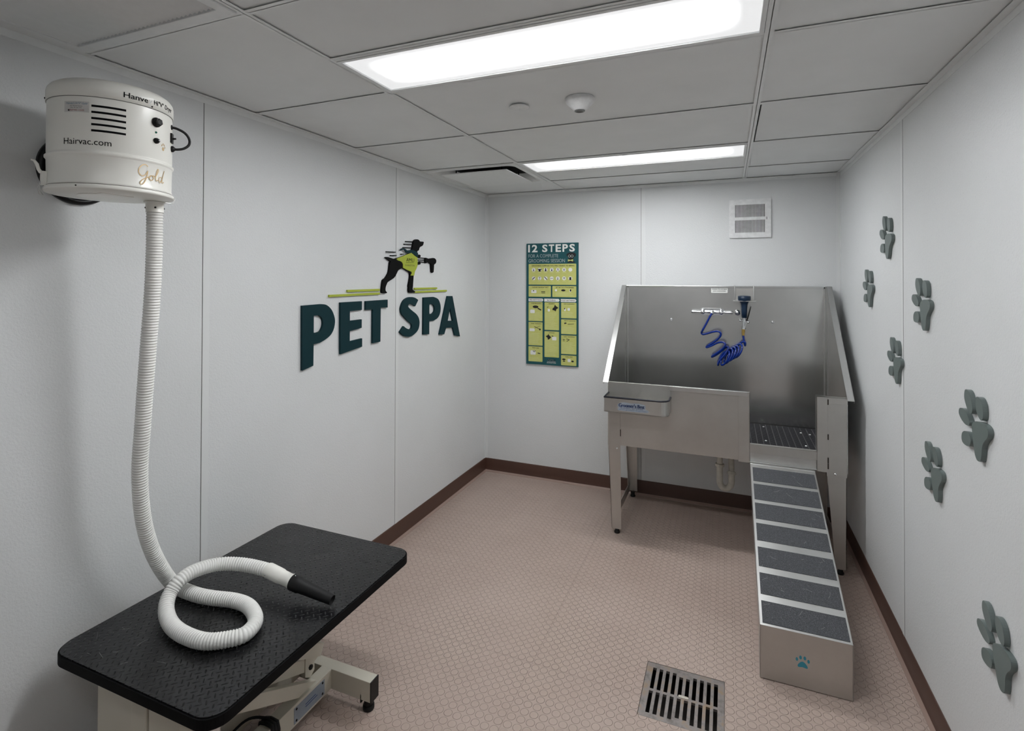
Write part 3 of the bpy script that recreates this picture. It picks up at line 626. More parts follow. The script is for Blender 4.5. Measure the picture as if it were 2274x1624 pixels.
# soap tray hooked on the front rim
y0, y1 = 3.000, FY-.004
xa, xb, zb, zt = -.655, -.300, .750, .834
k = MB(); R = .05
out_ = [(xa, y1), (xa, y0), (xb-R, y0)] + [(xb-R+R*math.sin(math.radians(a)), y0+R-R*math.cos(math.radians(a))) for a in range(15, 90, 15)] + [(xb, y0+R), (xb, y1)]
inn = []
th = .002
for i, (x, y) in enumerate(out_):
    cx, cy = (xa+xb)/2, y1
    inn.append((min(max(x, xa+th), xb-th) if not (xb-R < x < xb) else x-th*.7, max(y, y0+th) if y < y0+.001 else y+th*.5))
inn[0] = (xa+th, y1); inn[-1] = (xb-th, y1)
B0 = ((0,0,0),(1,0,0),(0,1,0),(0,0,1))
k.prism(out_+inn[::-1], B0, zb, zt); k.prism(out_, B0, zb, zb+.002)
k.box((xa, y1, zb), (xb, y1+.002, .897)); k.box((xa, y1-.002, .890), (xb, FY+.012, .898))
tr = k.build('soap_tray', 'steel', t)
MB().tube([(x, y, zt) for x, y in out_], .0052, 8).build('rim_trim', mat('navy_black_edging', srgb(20, 22, 34), .5), tr)
st = MB(); st.prism(smooth_loop([(-.575,.800),(-.545,.812),(-.505,.809),(-.465,.812),(-.425,.805),(-.422,.790),(-.424,.782),(-.412,.778),(-.412,.764),(-.570,.764),(-.570,.778),(-.578,.786)], 2), ((0, y0, 0),(1,0,0),(0,0,1),(0,-1,0)), .0003, .0007)
st.build('maker_label', 'label_silver', tr)
st = MB(); fn = plane_fn(((0, y0, 0),(1,0,0),(0,0,1),(0,-1,0)), .0010)
put_text(st, "Groomer's Best", (-.570, .785, -.428, .806), fn, .05)
put_text(st, "Brandon, SD 57005", (-.560, .775, -.435, .783), fn)
put_text(st, "www.groomersbest.com", (-.568, .766, -.418, .773), fn); st.build('label_lettering', 'print_blue', tr)
# grate lying in the basin
gr = MB(); zg = .572
for i in range(38):
    x = X0+.012+i*.0322
    if x < X1-.01: gr.box((x-.002, FY+.02, zg), (x+.002, BY-.02, zg+.012))
for j in range(50):
    y = FY+.022+j*.0119
    if y < BY-.02: gr.box((X0+.01, y-.0016, zg+.001), (X1-.01, y+.0016, zg+.010))
gr.build('floor_grate', mat('dark_plastic_grate', srgb(58, 58, 62), .5, bump=0), t)
g2 = MB()
for x, y in ((.21, 3.66), (.205, 3.35), (.41, 3.60), (.455, 3.58), (.405, 3.33), (.31, 3.2)): g2.lathe([(0, .004), (.005, .003), (.006, 0)], (x, y, zg+.012), n=10)
g2.build('grate_clip', 'plastic_white', t)
# caution label and small hooks
lab = MB().prism(rrect(-.099, 1.420, .003, 1.456, .006), XZ(BY-.003), .0002, .0008).build('caution_label', 'print_white', t)
tx = MB(); fn = plane_fn(XZ(BY-.003), .0011); put_text(tx, 'Caution: Do not leave', (-.094, 1.441, -.002, 1.451), fn, .01); put_text(tx, 'pets unattended', (-.086, 1.427, -.010, 1.437), fn, .01)
tx.build('label_lettering', 'print_black', lab)
for x, z, lb in ((-.354, 1.234, 'left'), (.270, 1.236, 'right')):
    o = thing('tether_hook', 'small steel tether eye on the %s of the tub back panel' % lb, 'hook', (x, BY-.003, z))
    MB().lathe([(0, 0), (.007, 0), (.007, .002), (.003, .004), (.003, .012), (0, .012)], (x, BY-.003, z), (0, -1, 0), 12).build('base', 'chrome', o)
    MB().tube([(x+.006*math.cos(a), BY-.016, z+.001+.007*math.sin(a)) for a in [2*PI*i/14 for i in range(14)]], .0018, 6, True).build('ring', 'chrome', o)

# ---------------------------------------------------------------- faucet, sprayer and blue coil hose
t = thing('wall_faucet', 'chrome two handle faucet on the tub back panel, blue hose from its centre', 'faucet', (-.093, BY-.003, 1.294))
yf = BY-.003
MB().prism(rrect(-.170, 1.270, -.014, 1.318, .022), XZ(yf), 0, .008).build('base_plate', 'chrome', t, bevel=.003)
b = MB()
for x in (-.150, -.036): b.cyl((x, yf-.006, 1.296), (x, yf-.036, 1.294), .016, .013)
b.cyl((-.150, yf-.026, 1.295), (-.036, yf-.026, 1.293), .0095); b.lathe([(.014, 0), (.016, .01), (.012, .022), (.010, .030), (0, .030)], (-.093, yf-.024, 1.293), (0, -1, -.25), 20)
b.build('body', 'chrome', t)
for x, s in ((-.150, -1), (-.036, 1)):
    h = MB(); h.lathe([(0, -.004), (.014, -.002), (.015, .006), (.010, .014), (0, .015)], (x, yf-.040, 1.294), (0, -1, 0), 20)
    h.lathe([(.006, 0), (.0062, .02), (.0075, .045), (.0095, .062), (.0085, .070), (0, .072)], (x, yf-.044, 1.294), (s, 0, 0), 16); h.build('handle', 'chrome', t)
o = thing('chrome_knob', 'small round chrome knob between the faucet and the blue sprayer', 'knob', (.063, yf, 1.293))
MB().lathe([(.010, 0), (.010, .006), (.016, .014), (.018, .022), (.014, .030), (0, .033)], (.063, yf, 1.293), (0, -1, 0), 22).build('cap', 'chrome', o)
MB().cyl((.063, yf-.016, 1.293), (.046, yf-.016, 1.294), .006, .005).build('stub', 'chrome', o)
t = thing('sprayer_holder', 'steel bracket hooked over the tub back, holding the blue sprayer', 'bracket', (.102, yf, 1.372))
MB().box((.044, yf-.0025, 1.374), (.160, yf-.0005, 1.466)).build('back_plate', 'steel', t)
for x in (.046, .158): MB().tube([(x, yf+.001, 1.470), (x, yf-.006, 1.470), (x, yf-.008, 1.462), (x, yf-.012, 1.378)], .0028, 8).build('rod', 'steel_edge', t)
s = MB(); s.prism([rrect(.036, yf-.082, .170, yf-.003, .004), circ(.102, yf-.05, .024, 20)], B0, 1.369, 1.373); s.build('shelf', 'steel_edge', t)
t = thing('hand_sprayer', 'navy blue hand sprayer with chrome valve hanging head up in its bracket', 'sprayer', (.102, yf-.05, 1.372))
ys = yf-.05
MB().lathe([(0, 1.398), (.031, 1.398), (.034, 1.404), (.038, 1.402), (.0385, 1.384), (.036, 1.374), (.024, 1.362), (.019, 1.345), (.0165, 1.30), (.0150, 1.262), (0, 1.262)], (.102, ys, 0), n=32).build('head', 'navy', t)
b = MB().cyl((.101, ys, 1.262), (.098, ys, 1.190), .0085, .0080); b.cyl((.101, ys, 1.252), (.1005, ys, 1.240), .013); b.cyl((.099, ys, 1.200), (.0985, ys, 1.190), .013)
b.cyl((.080, ys, 1.244), (.124, ys, 1.238), .0055); b.lathe([(0, -.007), (.006, -.004), (.006, .004), (0, .007)], (.078, ys, 1.245), (1, 0, 0), 14); b.lathe([(0, -.008), (.008, -.004), (.008, .004), (0, .008)], (.125, ys-.004, 1.235), (0, 0, 1), 14)
b.tube([(.112, ys-.006, 1.24), (.111, ys-.010, 1.22), (.104, ys-.004, 1.196)], .003, 8)
b.build('valve', 'chrome', t)
MB().tube([(.116, ys-.006, 1.246), (.124, ys-.010, 1.27), (.136, ys-.014, 1.322), (.140, ys-.016, 1.338)], [.004, .0035, .003, .0022], 8).build('lever', 'black_plastic', t)
MB().cyl((.098, ys, 1.192), (.097, ys, 1.180), .009).cyl((.097, ys, 1.182), (.096, ys, 1.170), .0105, n=6).cyl((.096, ys, 1.170), (.0955, ys, 1.150), .0085).build('fitting', 'brass', t)
pts = []
cz = DATA['coil']; n = len(cz)
for i, (x, z) in enumerate(cz):
    f = i/(n-1)
    pts.append(Vector((x, yf-.052 - .012*math.sin(f*PI) + (.030*math.cos(2*PI*(i-4)/9.5) if i > 3 else 0)*.8, z)))
# tightly wound rest of the coil
TN = 5.5; A0 = Vector((-.028, ys-.012, .992)); A1 = Vector((.078, ys-.012, 1.062)); maj = Vector((math.cos(math.radians(62)), 0, math.sin(math.radians(62))))
for i in range(int(TN*16)+1):
    f = i/(TN*16); a = PI+2*PI*TN*f+.25
    rr_ = .052+.004*math.sin(7*f)
    pts.append(A0.lerp(A1, f) + maj*rr_*math.cos(a) + Vector((.004, -.034, 0))*math.sin(a)*(.9) + Vector((.012*math.sin(a), 0, -.008*math.sin(a))))
pts += [Vector((.106, ys-.004, 1.085)), Vector((.100, ys, 1.115)), Vector((.0955, ys, 1.155))]
pts[0] = Vector((-.094, yf-.050, 1.286))
o = MB().tube(smooth_loop(pts, 5, False), .0062, 12).build('coiled_hose', 'blue_hose', origin=pts[0])
tag(o, 'bright blue coiled spray hose hanging from the chrome faucet', 'hose')
# trap
t = thing('drain_trap', 'white plastic P-trap drain pipe under the steel tub', 'drain pipe', (-.043, 3.45, .24))
tp = [(-.043, 3.45, .524), (-.043, 3.45, .30)] + [(-.010+.033*math.cos(a)*-1, 3.45+.006*(1-math.cos(a)), .285-.045*math.sin(a)) for a in [PI*i/14 for i in range(15)]] + [(.023, 3.465, .33)]
MB().tube([tp[0], tp[1]], .0165, 20).build('tailpiece', 'pvc', t)
MB().tube([(-.043, 3.45, .375)]+tp[1:17]+[(.023, 3.462, .335)], .0185, 20).build('bend', 'pvc', t)
MB().tube([(.023, 3.462, .33), (.021, 3.50, .43), (.019, 3.54, .524)], .0165, 20).build('riser', 'pvc', t)
for c, ax in (((-.043, 3.45, .372), (0, 0, 1)), ((.023, 3.462, .328), (0, .3, 1))):
    nut = MB(); nut.lathe([(.0175, 0), (.026, 0), (.026, .016), (.0175, .018)], c, ax, 10, False); nut.build('nut', 'pvc', t)
MB().tube([(0, 3.46, .524), (.002, 3.44, .50), (.012, 3.44, .498), (.016, 3.46, .515)], .0012, 6).build('wire_tie', 'chrome', t)

# ---------------------------------------------------------------- ramp
t = thing('dog_ramp', 'sloping aluminium ramp with seven dark grip strips leading up to the tub', 'ramp', (.268, 2.65, 0))
ra, rb = Vector((0, 3.085, .524)), Vector((0, 2.213, .203)); rx0, rx1 = .113, .416
def RP(x, f, h=0):
    p = ra.lerp(rb, f); nn = Vector((0, -(rb.z-ra.z), (rb.y-ra.y))).normalized(); nn = nn if nn.z > 0 else -nn
    return Vector((x, p.y, p.z)) + nn*h
d = MB(); d.hexa([RP(rx0, 0, -.003), RP(rx1, 0, -.003), RP(rx1, 1, -.003), RP(rx0, 1, -.003)], [RP(rx0, 0), RP(rx1, 0), RP(rx1, 1), RP(rx0, 1)])
d.build('deck', 'steel_edge', t, bevel=.0006)
for x in (rx0, rx1-.002):
    s = MB().prism([(3.085, .524), (2.213, .203), (2.213, .004), (2.245, .004), (2.30, .150), (3.085, .455)], YZ(x), 0, .002).build('side_skirt', 'steel', t)
MB().box((rx0, 2.213, .004), (rx1, 2.216, .203)).build('end_panel', 'steel', t, bevel=.001)
Y = lambda y: (3.085-y)/(3.085-2.213)
for ya, yb in ((3.064, 2.966), (2.945, 2.842), (2.819, 2.722), (2.696, 2.600), (2.565, 2.468), (2.437, 2.341), (2.312, 2.222)):
    g = MB(); f0, f1 = Y(ya), Y(yb)
    g.hexa([RP(rx0+.010, f0, .0002), RP(rx1-.007, f0, .0002), RP(rx1-.007, f1, .0002), RP(rx0+.010, f1, .0002)], [RP(rx0+.010, f0, .0015), RP(rx1-.007, f0, .0015), RP(rx1-.007, f1, .0015), RP(rx0+.010, f1, .0015)])
    g.build('grip_strip', 'grit', t)
pw = MB(); PB = ((0, 2.213, 0), (1, 0, 0), (0, 0, 1), (0, -1, 0))
pw.prism(smooth_loop([(.240,.086),(.248,.097),(.256,.101),(.264,.097),(.272,.086),(.270,.079),(.256,.081),(.242,.079)], 3), PB, .0002, .0008)
for x, z, r in ((.237, .106, .0052), (.249, .115, .0056), (.263, .115, .0056), (.275, .106, .0052)): pw.prism(circ(x, z, r*.8, 14, r*1.25), PB, .0002, .0008)
pw.build('paw_sticker', 'print_teal', t)
h = MB().cyl((rx0, 3.092, .523), (rx1, 3.092, .523), .005, n=12); h.box((rx0, 3.092, .520), (rx1, 3.118, .523)); h.build('hinge', 'steel_edge', t)

# ---------------------------------------------------------------- floor drain
t = thing('floor_drain', 'square worn metal drain grate set in the brown floor', 'drain', ((DX0+DX1)/2, (DY0+DY1)/2, -.002))
holes = []; e = .0245
cols_ = 10; pitch = (DX1-DX0-2*e+.012)/cols_
for i in range(cols_):
    x = DX0+e+pitch*i
    sh = -.013 if 4 <= i <= 5 else 0
    for (ya, yb) in ((DY0+.022, DY0+.126), (DY0+.138, DY1-.026)):
        holes.append([(x, ya+(-sh if ya < DY0+.1 else 0)), (x+.0135, ya+(-sh if ya < DY0+.1 else 0)), (x+.0135, yb+(sh if yb > DY0+.2 else 0)), (x, yb+(sh if yb > DY0+.2 else 0))])
MB().prism([[(DX0+.0015, DY0+.0015), (DX1-.0015, DY0+.0015), (DX1-.0015, DY1-.0015), (DX0+.0015, DY1-.0015)]]+holes, B0, -.010, -.0008).build('grate', 'rust', t)
b = MB(); 
for a, c in (((DX0-.002, DY0-.002, -.12), (DX0, DY1+.002, -.0005)), ((DX1, DY0-.002, -.12), (DX1+.002, DY1+.002, -.0005)), ((DX0, DY0-.002, -.12), (DX1, DY0, -.0005)), ((DX0, DY1, -.12), (DX1, DY1+.002, -.0005)), ((DX0, DY0, -.125), (DX1, DY1, -.12))): b.box(a, c)
b.build('drain_box', mat('dark_drain', srgb(38, 34, 30), .7), t)
MB().prism(rrect(-.166, 2.000, -.131, 2.012, .005), B0, -.0008, .0006).build('badge', mat('pale_badge', srgb(190, 184, 172), .5), t)
# ================================================================ wall mounted dryer
CX, CY, CR = -1.510, .885, .133
t = DRY = thing('grooming_dryer', 'cream drum shaped pet dryer on the left wall with a long white hose', 'pet dryer', (CX, CY, 1.727))
MB().lathe([(0, 1.727), (.137, 1.727), (.1385, 1.730), (.1385, 1.7345), (.136, 1.738), (0, 1.738)], (CX, CY, 0), n=72).build('bottom_lid', 'drum', t)
MB().lathe([(.1325, 1.738), (.1335, 1.741), (.1335, 1.744), (CR-.001, 1.747), (CR, 1.8065), (.1345, 1.8085), (.1368, 1.8115), (.1368, 1.8150), (.1345, 1.8170), (.1318, 1.8195), (.1318, 1.8215), (CR, 1.8235), (CR, 1.9495)], (CX, CY, 0), n=72).build('body', 'drum', t)
MB().lathe([(.1335, 1.9500), (.1352, 1.9502), (.1352, 1.976), (.1335, 1.984), (.128, 1.992), (.118, 1.9985), (.100, 2.002), (0, 2.004)], (CX, CY, 0), n=72).build('top_cap', 'drum', t)
MB().lathe([(.1335, 1.9488), (.1341, 1.9488), (.1341, 1.9502), (.1335, 1.9502)], (CX, CY, 0), n=72).build('seam', 'seam', t)
MB().lathe([(.1330, 1.7378), (.1352, 1.7378), (.1352, 1.7392), (.1330, 1.7392)], (CX, CY, 0), n=72).build('lid_gap', mat('rusty_gap', srgb(74, 60, 48), .7, bump=0), t)
CFn = lambda r: (lambda a, z: Vector((CX+r*math.cos(math.radians(a)), CY+r*math.sin(math.radians(a)), z)))
def on_drum(name, m, loops, r0, th, parent, n=1):
    """flat outlines in (degrees, z) wrapped round the drum"""
    b = MB(); f0, f1 = CFn(r0), CFn(r0+th)
    for lp in loops:
        k = len(lp); tri = tessellate_polygon([[Vector((p[0]*.00232, p[1], 0)) for p in lp]])
        vs = [f0(*p) for p in lp]+[f1(*p) for p in lp]
        b.add(vs, [tuple(i+k for i in q) for q in tri]+[(i, (i+1) % k, k+(i+1) % k, k+i) for i in range(k)])
    return b.build(name, m, parent)
def wrap_strip(a0, a1, z0, z1, n=12): return [(a0+(a1-a0)*i/n, z0) for i in range(n+1)]+[(a1-(a1-a0)*i/n, z1) for i in range(n+1)]
def quads_strip(b, a0, a1, z0, z1, r, n=12):
    f = CFn(r); vs = [f(a0+(a1-a0)*i/n, z) for z in (z0, z1) for i in range(n+1)]
    b.add(vs, [(i, i+1, n+2+i, n+1+i) for i in range(n)])
b = MB()
for k in range(5):
    z = 1.9300-.0149*k
    quads_strip(b, -48.6, -19.1, z-.0052, z, CR+.0004, 16)
b.build('air_slot', 'black_matte', t)
for s_, bx_, r_ in (('Hairvac.com', (-74.8, 1.8325, -31.4, 1.8475), CR+.0005), ('Hanve', (-21.6, 1.9590, 1.5, 1.9725), .1359), ('Hi"V" Dryer', (8.3, 1.9570, 38.5, 1.9730), .1359)):
    tx = MB(); put_text(tx, s_, bx_, CFn(r_), .009); tx.build('lettering', 'black_matte', t)
tx = MB(); put_text(tx, 'y', (2.2, 1.9560, 6.0, 1.9690), CFn(.1357), 0); tx.build('faded_lettering', mat('faded_print', srgb(196, 196, 196), .4, bump=0), t)
b = MB(); quads_strip(b, -74.5, -50.5, 1.910, 1.936, CR+.0003, 12); st = b.build('sticker', mat('clear_sticker', srgb(208, 206, 202), .3, bump=0), t)
tx = MB(); put_text(tx, "Hanvey's Hi\"V\" Gold", (-72.6, 1.9275, -52.0, 1.9335), CFn(CR+.0006), 0, .3); tx.build('blue_lettering', mat('sticker_blue', srgb(60, 120, 150), .4, bump=0), st)
tx = MB(); put_text(tx, 'The World Famous', (-68.5, 1.9235, -56.5, 1.9258), CFn(CR+.0006)); put_text(tx, 'Hair & Lint Vac', (-68.0, 1.9195, -57.0, 1.9218), CFn(CR+.0006)); tx.build('black_lettering', 'print_black', st)
tx = MB(); put_text(tx, 'Hairvac.com', (-70.0, 1.9130, -55.0, 1.9175), CFn(CR+.0006), .02); tx.build('red_lettering', 'print_red', st)
# gold script, drawn as pen strokes
gs = MB(); fG = CFn(CR+.0006); gb = lambda u, v: (-7.5+u*33.5, 1.749+v*.052)
strokes = [[(.30,.92),(.22,1.0),(.10,.92),(.02,.72),(.03,.52),(.12,.42),(.22,.50),(.28,.66)], [(.30,.72),(.27,.45),(.20,.15),(.12,.0),(.06,.06),(.12,.22),(.26,.36),(.40,.46)],
           [(.46,.50),(.39,.50),(.35,.38),(.39,.28),(.46,.30),(.50,.42),(.46,.52),(.56,.48)], [(.56,.46),(.66,.70),(.70,.86),(.66,.88),(.60,.62),(.58,.38),(.62,.30),(.68,.36)],
           [(.84,.50),(.76,.52),(.72,.42),(.74,.28),(.80,.28),(.86,.44)], [(.97,.90),(.90,.60),(.86,.36),(.88,.26),(.95,.32)]]
for s_ in strokes:
    sp = smooth_loop(s_, 6, False)
    for i in range(len(sp)-1):
        a, c = Vector(gb(*sp[i])), Vector(gb(*sp[i+1]))
        A, C_ = fG(*a), fG(*c); d = (C_-A).normalized(); nn = Vector((math.cos(math.radians(a[0])), math.sin(math.radians(a[0])), 0)); w = nn.cross(d).normalized()*.00115
        gs.add([A-w, C_-w, C_+w, A+w], [(0, 1, 2, 3)])
gs.build('gold_script', 'print_gold', t)
pwl = [circ(22.8, 1.8535, 1.75, 14, .0050)] + [circ(a, z, .62, 10, .0030) for a, z in ((20.6, 1.8622), (22.6, 1.8660), (24.5, 1.8640), (25.8, 1.8585))]
on_drum('paw_print', 'print_gold', pwl, CR+.0003, .0003, t)
def rad(a, z, r): return Vector((CX+r*math.cos(math.radians(a)), CY+r*math.sin(math.radians(a)), z))
def radial(a): return Vector((math.cos(math.radians(a)), math.sin(math.radians(a)), 0))
sw = MB(); sw.lathe([(.0125, 0), (.0125, .004), (.010, .006), (0, .006)], rad(11.9, 1.917, CR-.0005), radial(11.9), 24); sw.lathe([(.0098, .004), (.0098, .012), (.007, .013), (0, .013)], rad(11.9, 1.917, CR), radial(11.9), 6, False); sw.build('switch', 'black_plastic', t)
MB().lathe([(.003, 0), (.0025, .002), (0, .003)], rad(11.9, 1.891, CR), radial(11.9), 12).build('indicator', mat('green_indicator', srgb(40, 110, 90), .2, bump=0), t)
sw = MB(); sw.lathe([(.0075, 0), (.0072, .005), (.0045, .006), (.0045, .010), (0, .010)], rad(11.9, 1.8690, CR-.0005), radial(11.9), 20); k_ = sw.build('fuse_holder', 'black_plastic', t)
MB().lathe([(.0026, 0), (.0022, .0015), (0, .0018)], rad(12.4, 1.8695, CR+.010), radial(11.9), 12).build('fuse_tip', 'plastic_white', k_)
sc = MB()
for a, z, r in ((6.0, 1.9535, .0022), (-60.5, 1.7325, .0018), (-113, 1.956, .0026), (-69.8, 1.9140, .0017)):
    sc.lathe([(r, 0), (r*.8, .0015), (0, .002)], rad(a, z, .1352 if z > 1.95 else (.1384 if z < 1.74 else CR)), radial(a), 12)
sc.build('rivet', 'black_plastic', t)
# loop of cord and rocker switch at the right
q = [rad(44, 1.925, CR-.002), rad(46, 1.924, CR+.012), rad(49, 1.916, CR+.030), rad(51, 1.902, CR+.040), rad(51, 1.886, CR+.040), rad(49, 1.873, CR+.029), rad(46, 1.8665, CR+.014), rad(44, 1.866, CR-.002)]
MB().tube(smooth_loop(q, 6, False), .0034, 10).build('power_cord', 'black_rubber', t)
MB().lathe([(.0085, 0), (.0085, .005), (.006, .007), (.005, .009), (0, .009)], rad(45, 1.866, CR-.0005), radial(45), 16).lathe([(.007, 0), (.006, .003), (0, .003)], rad(44, 1.925, CR-.0005), radial(44), 16).build('cord_grip', 'black_plastic', t)
MB().box((-.009, -.001, -.013), (.009, .004, .013), Matrix.Translation(rad(43, 1.894, CR)) @ Matrix.Rotation(math.radians(43-90), 4, 'Z')).cyl(rad(43, 1.893, CR+.002), rad(43, 1.894, CR+.012), .0035, .002, 10).build('rocker_switch', 'black_plastic', t)
# latch at the left of the lid
def latch(a, lever=True):
    R = Matrix.Translation(rad(a, 0, CR)) @ Matrix.Rotation(math.radians(a-90), 4, 'Z')   # local +y points outwards
    L = MB().box((-.008, -.001, 1.738), (.008, .010, 1.772), R)
    L.tube([R @ Vector(p) for p in ((0, .009, 1.768), (0, .014, 1.776), (0, .017, 1.788), (0, .022, 1.796), (0, .028, 1.797))], [.0045, .004, .004, .003, .002], 8)
    la = L.build('latch', 'drum', t, bevel=.001)
    MB().tube([R @ Vector(p) for p in ((-.006, .010, 1.745), (-.006, .016, 1.730), (-.004, .013, 1.716), (.004, .004, 1.713), (.006, .010, 1.727), (.006, .010, 1.745))], .0013, 6).build('latch_wire', 'steel_edge', la)
    MB().lathe([(.0026, 0), (.002, .001), (0, .0015)], R @ Vector((.003, .010, 1.745)), (R.to_3x3() @ Vector((0, 1, 0))), 10).build('latch_rivet', 'chrome', la)
latch(-108)
MB().tube([rad(48, 1.738, CR+.003), rad(49, 1.728, CR+.008), rad(47, 1.716, CR+.004), rad(40, 1.716, CR-.012)], .001, 6).build('lid_wire', 'steel_edge', t)
# plates under the lid
u = MB(); u.prism(circ(CX-.02, CY-.01, .055, 28), B0, 1.7245, 1.7272); u.prism(rrect(CX+.02, CY-.05, CX+.045, CY+.03, .006), B0, 1.7250, 1.7272); u.build('lid_plate', 'drum', t, bevel=.0008)
hp = MB(); hp.tube([(CX-.045, CY-.055, 2.000), (CX-.03, CY-.045, 2.010), (CX+.02, CY+.0, 2.012), (CX+.04, CY+.02, 2.000)], .0035, 8); hp.build('carry_handle', mat('grey_handle', srgb(150, 148, 140), .4), t)
# round wall mount behind the drum
w = MB().lathe([(0, 0), (.100, 0), (.100, .012), (.095, .018), (.086, .018), (.082, .010), (0, .010)], (XL, .938, 1.824), (1, 0, 0), 56); w.build('wall_mount', 'black_plastic', t)
MB().box((XL+.010, CY+.005, 1.78), (CX-.118, CY+.065, 1.86)).build('mount_arm', 'black_plastic', t)

# hose
H = [Vector(p) for p in DATA['hose']]
top = Vector((H[0].x, H[0].y, 1.727))
MB().lathe([(0, 0), (.0265, 0), (.0265, -.003), (.0222, -.004), (.0215, -.029), (.0225, -.030), (.019, -.030)], (top.x, top.y, 1.7265), n=28).build('hose_collar', 'drum', t)
s = MB()
for a in (-120, -30, 60): s.lathe([(.0028, 0), (.0022, .002), (0, .0025)], (top.x+.0215*math.cos(math.radians(a)), top.y+.0215*math.sin(math.radians(a)), 1.709), radial(a), 10)
s.build('collar_screw', 'black_plastic', t)
path = smooth_loop([Vector((top.x, top.y, 1.704))]+H[1:28], 10, False)
# even resampling
seg = [0]
for i in range(1, len(path)): seg.append(seg[-1]+(path[i]-path[i-1]).length)
def samp(d):
    lo, hi = 0, len(seg)-1
    while hi-lo > 1:
        m_ = (lo+hi)//2
        if seg[m_] <= d: lo = m_
        else: hi = m_
    f = (d-seg[lo])/max(1e-9, seg[hi]-seg[lo]); return path[lo].lerp(path[hi], f)
pitch = .0080; per = 6; N = int(seg[-1]/pitch)*per
prof = [.0188, .0197, .0206, .0209, .0206, .0197]
pp_ = [samp(seg[-1]*i/N) for i in range(N+1)]
MB().tube(pp_, [prof[i % per] for i in range(N+1)], 22).build('hose', 'hose_white', t)
e0 = pp_[-1]; n1 = H[29]; d = (H[29]-e0).normalized(); L1 = (H[29]-e0).length
cn = MB(); cn.tube([e0-d*.004, e0+d*.001, e0+d*L1*.50, e0+d*L1*.58, e0+d*L1*.90, e0+d*L1*.91, e0+d*L1*1.02], [.0215, .0228, .0222, .0202, .0200, .0215, .0212], 28); cn.build('nozzle_adapter', 'drum', t)
s = MB(); up = Vector((0, 0, 1)); side = d.cross(up).normalized(); 
for k in (.010,): s.lathe([(.0028, 0), (.0022, .0018), (0, .0022)], e0+d*k+side*.0220, side, 10)
s.build('adapter_screw', 'chrome', t)
n0 = e0+d*L1*.96; tip = H[31]; d2 = (tip-n0).normalized(); LL = (tip-n0).length
nz = MB(); nz.tube([n0, n0+d2*.002, n0+d2*.030, n0+d2*.034, n0+d2*LL], [.0225, .0240, .0232, .0212, .0145], 28, caps=False)
nz.lathe([(.0145, 0), (.0122, 0), (.0115, -.03), (0, -.03)], tip, d2, 28); nz.build('nozzle', 'black_rubber', t)
MB().lathe([(.0028, 0), (.0022, .0018), (0, .0022)], n0+d2*.012+up*.0222, up, 10).build('nozzle_screw', 'chrome', t)

# ================================================================ grooming table
TX0, TX1, TY0, TY1, TZ = -1.702, -1.083, .850, 1.678, .500
t = TAB = thing('grooming_table', 'black topped pet grooming table on a cream scissor lift base by the left wall', 'table', ((TX0+TX1)/2, (TY0+TY1)/2, 0))
def plate_mat():
    m = NT('black_diamond_plate_rubber'); m.set(srgb(14, 14, 16), .3, 0, .5)
    sep = m.n('ShaderNodeSeparateXYZ'); m.l(m.co.outputs['Object'], sep.inputs[0]); x, y = sep.outputs[0], sep.outputs[1]
    P = .0165
    u = m.math('ADD', m.math('MULTIPLY', m.math('ADD', x, y), .7071/P), 200); v = m.math('ADD', m.math('MULTIPLY', m.math('SUBTRACT', x, y), .7071/P), 200)
    fu, fv = m.math('FLOOR', u), m.math('FLOOR', v); par = m.math('MODULO', m.math('ADD', fu, fv), 2)
    a = m.math('ABSOLUTE', m.math('SUBTRACT', m.math('SUBTRACT', u, fu), .5)); b = m.math('ABSOLUTE', m.math('SUBTRACT', m.math('SUBTRACT', v, fv), .5))
    def el(p, q): return m.math('ADD', m.math('POWER', m.math('MULTIPLY', p, 1/.52), 2), m.math('POWER', m.math('MULTIPLY', q, 1/.13), 2))
    e1, e2 = el(a, b), el(b, a)
    mix = m.math('ADD', m.math('MULTIPLY', e1, par), m.math('MULTIPLY', e2, m.math('SUBTRACT', 1, par)))
    h = m.math('SUBTRACT', 1, mix, clamp=True)
    m.bump(h, 1.0, .0045)
    m.l(m.ramp(m.noise(5, 5), [(.35, srgb(10, 10, 11)), (.7, srgb(19, 19, 22))]), m.p.inputs['Base Color'])
    m.l(m.ramp(m.noise(12, 4), [(.35, .24), (.7, .36)]), m.p.inputs['Roughness'])
    return m.m
MB().prism(rrect(TX0, TY0, TX1, TY1, .055, 10), B0, TZ-.030, TZ-.0035).build('table_top', 'black_matte', t, bevel=.003)
MB().prism(rrect(TX0+.004, TY0+.004, TX1-.004, TY1-.004, .052, 10), B0, TZ-.004, TZ).build('rubber_mat', plate_mat(), t, bevel=.0008)
# lower frame
fr = MB()
fr.box((-1.660, 1.510, .040), (-1.145, 1.552, .110)); fr.box((-1.660, .930, .040), (-1.145, .972, .110))
for x in (-1.358, -1.505): fr.box((x, .972, .040), (x+.044, 1.512, .110))
fr.build('base_frame', 'cream', t, bevel=.0015)
for x in (-1.660, -1.145):
    for y in (1.510, .930):
        s = -1 if x < -1.4 else 1
        MB().box((min(x, x+s*.004), y-.001, .038), (max(x, x+s*.004), y+.043, .111)).build('end_cap', 'black_plastic', t, bevel=.001)
        cxx = x-s*.022; c = MB().cyl((cxx, y+.021, .016), (cxx, y+.021, .040), .016, n=20); c.lathe([(0, 0), (.018, 0), (.020, .004), (.020, .016), (.016, .018), (0, .018)], (cxx, y+.021, 0), n=24)
        c.box((cxx-.020, y+.000, .030), (cxx-.016, y+.042, .058)); c.build('leveling_foot', 'black_rubber', t)
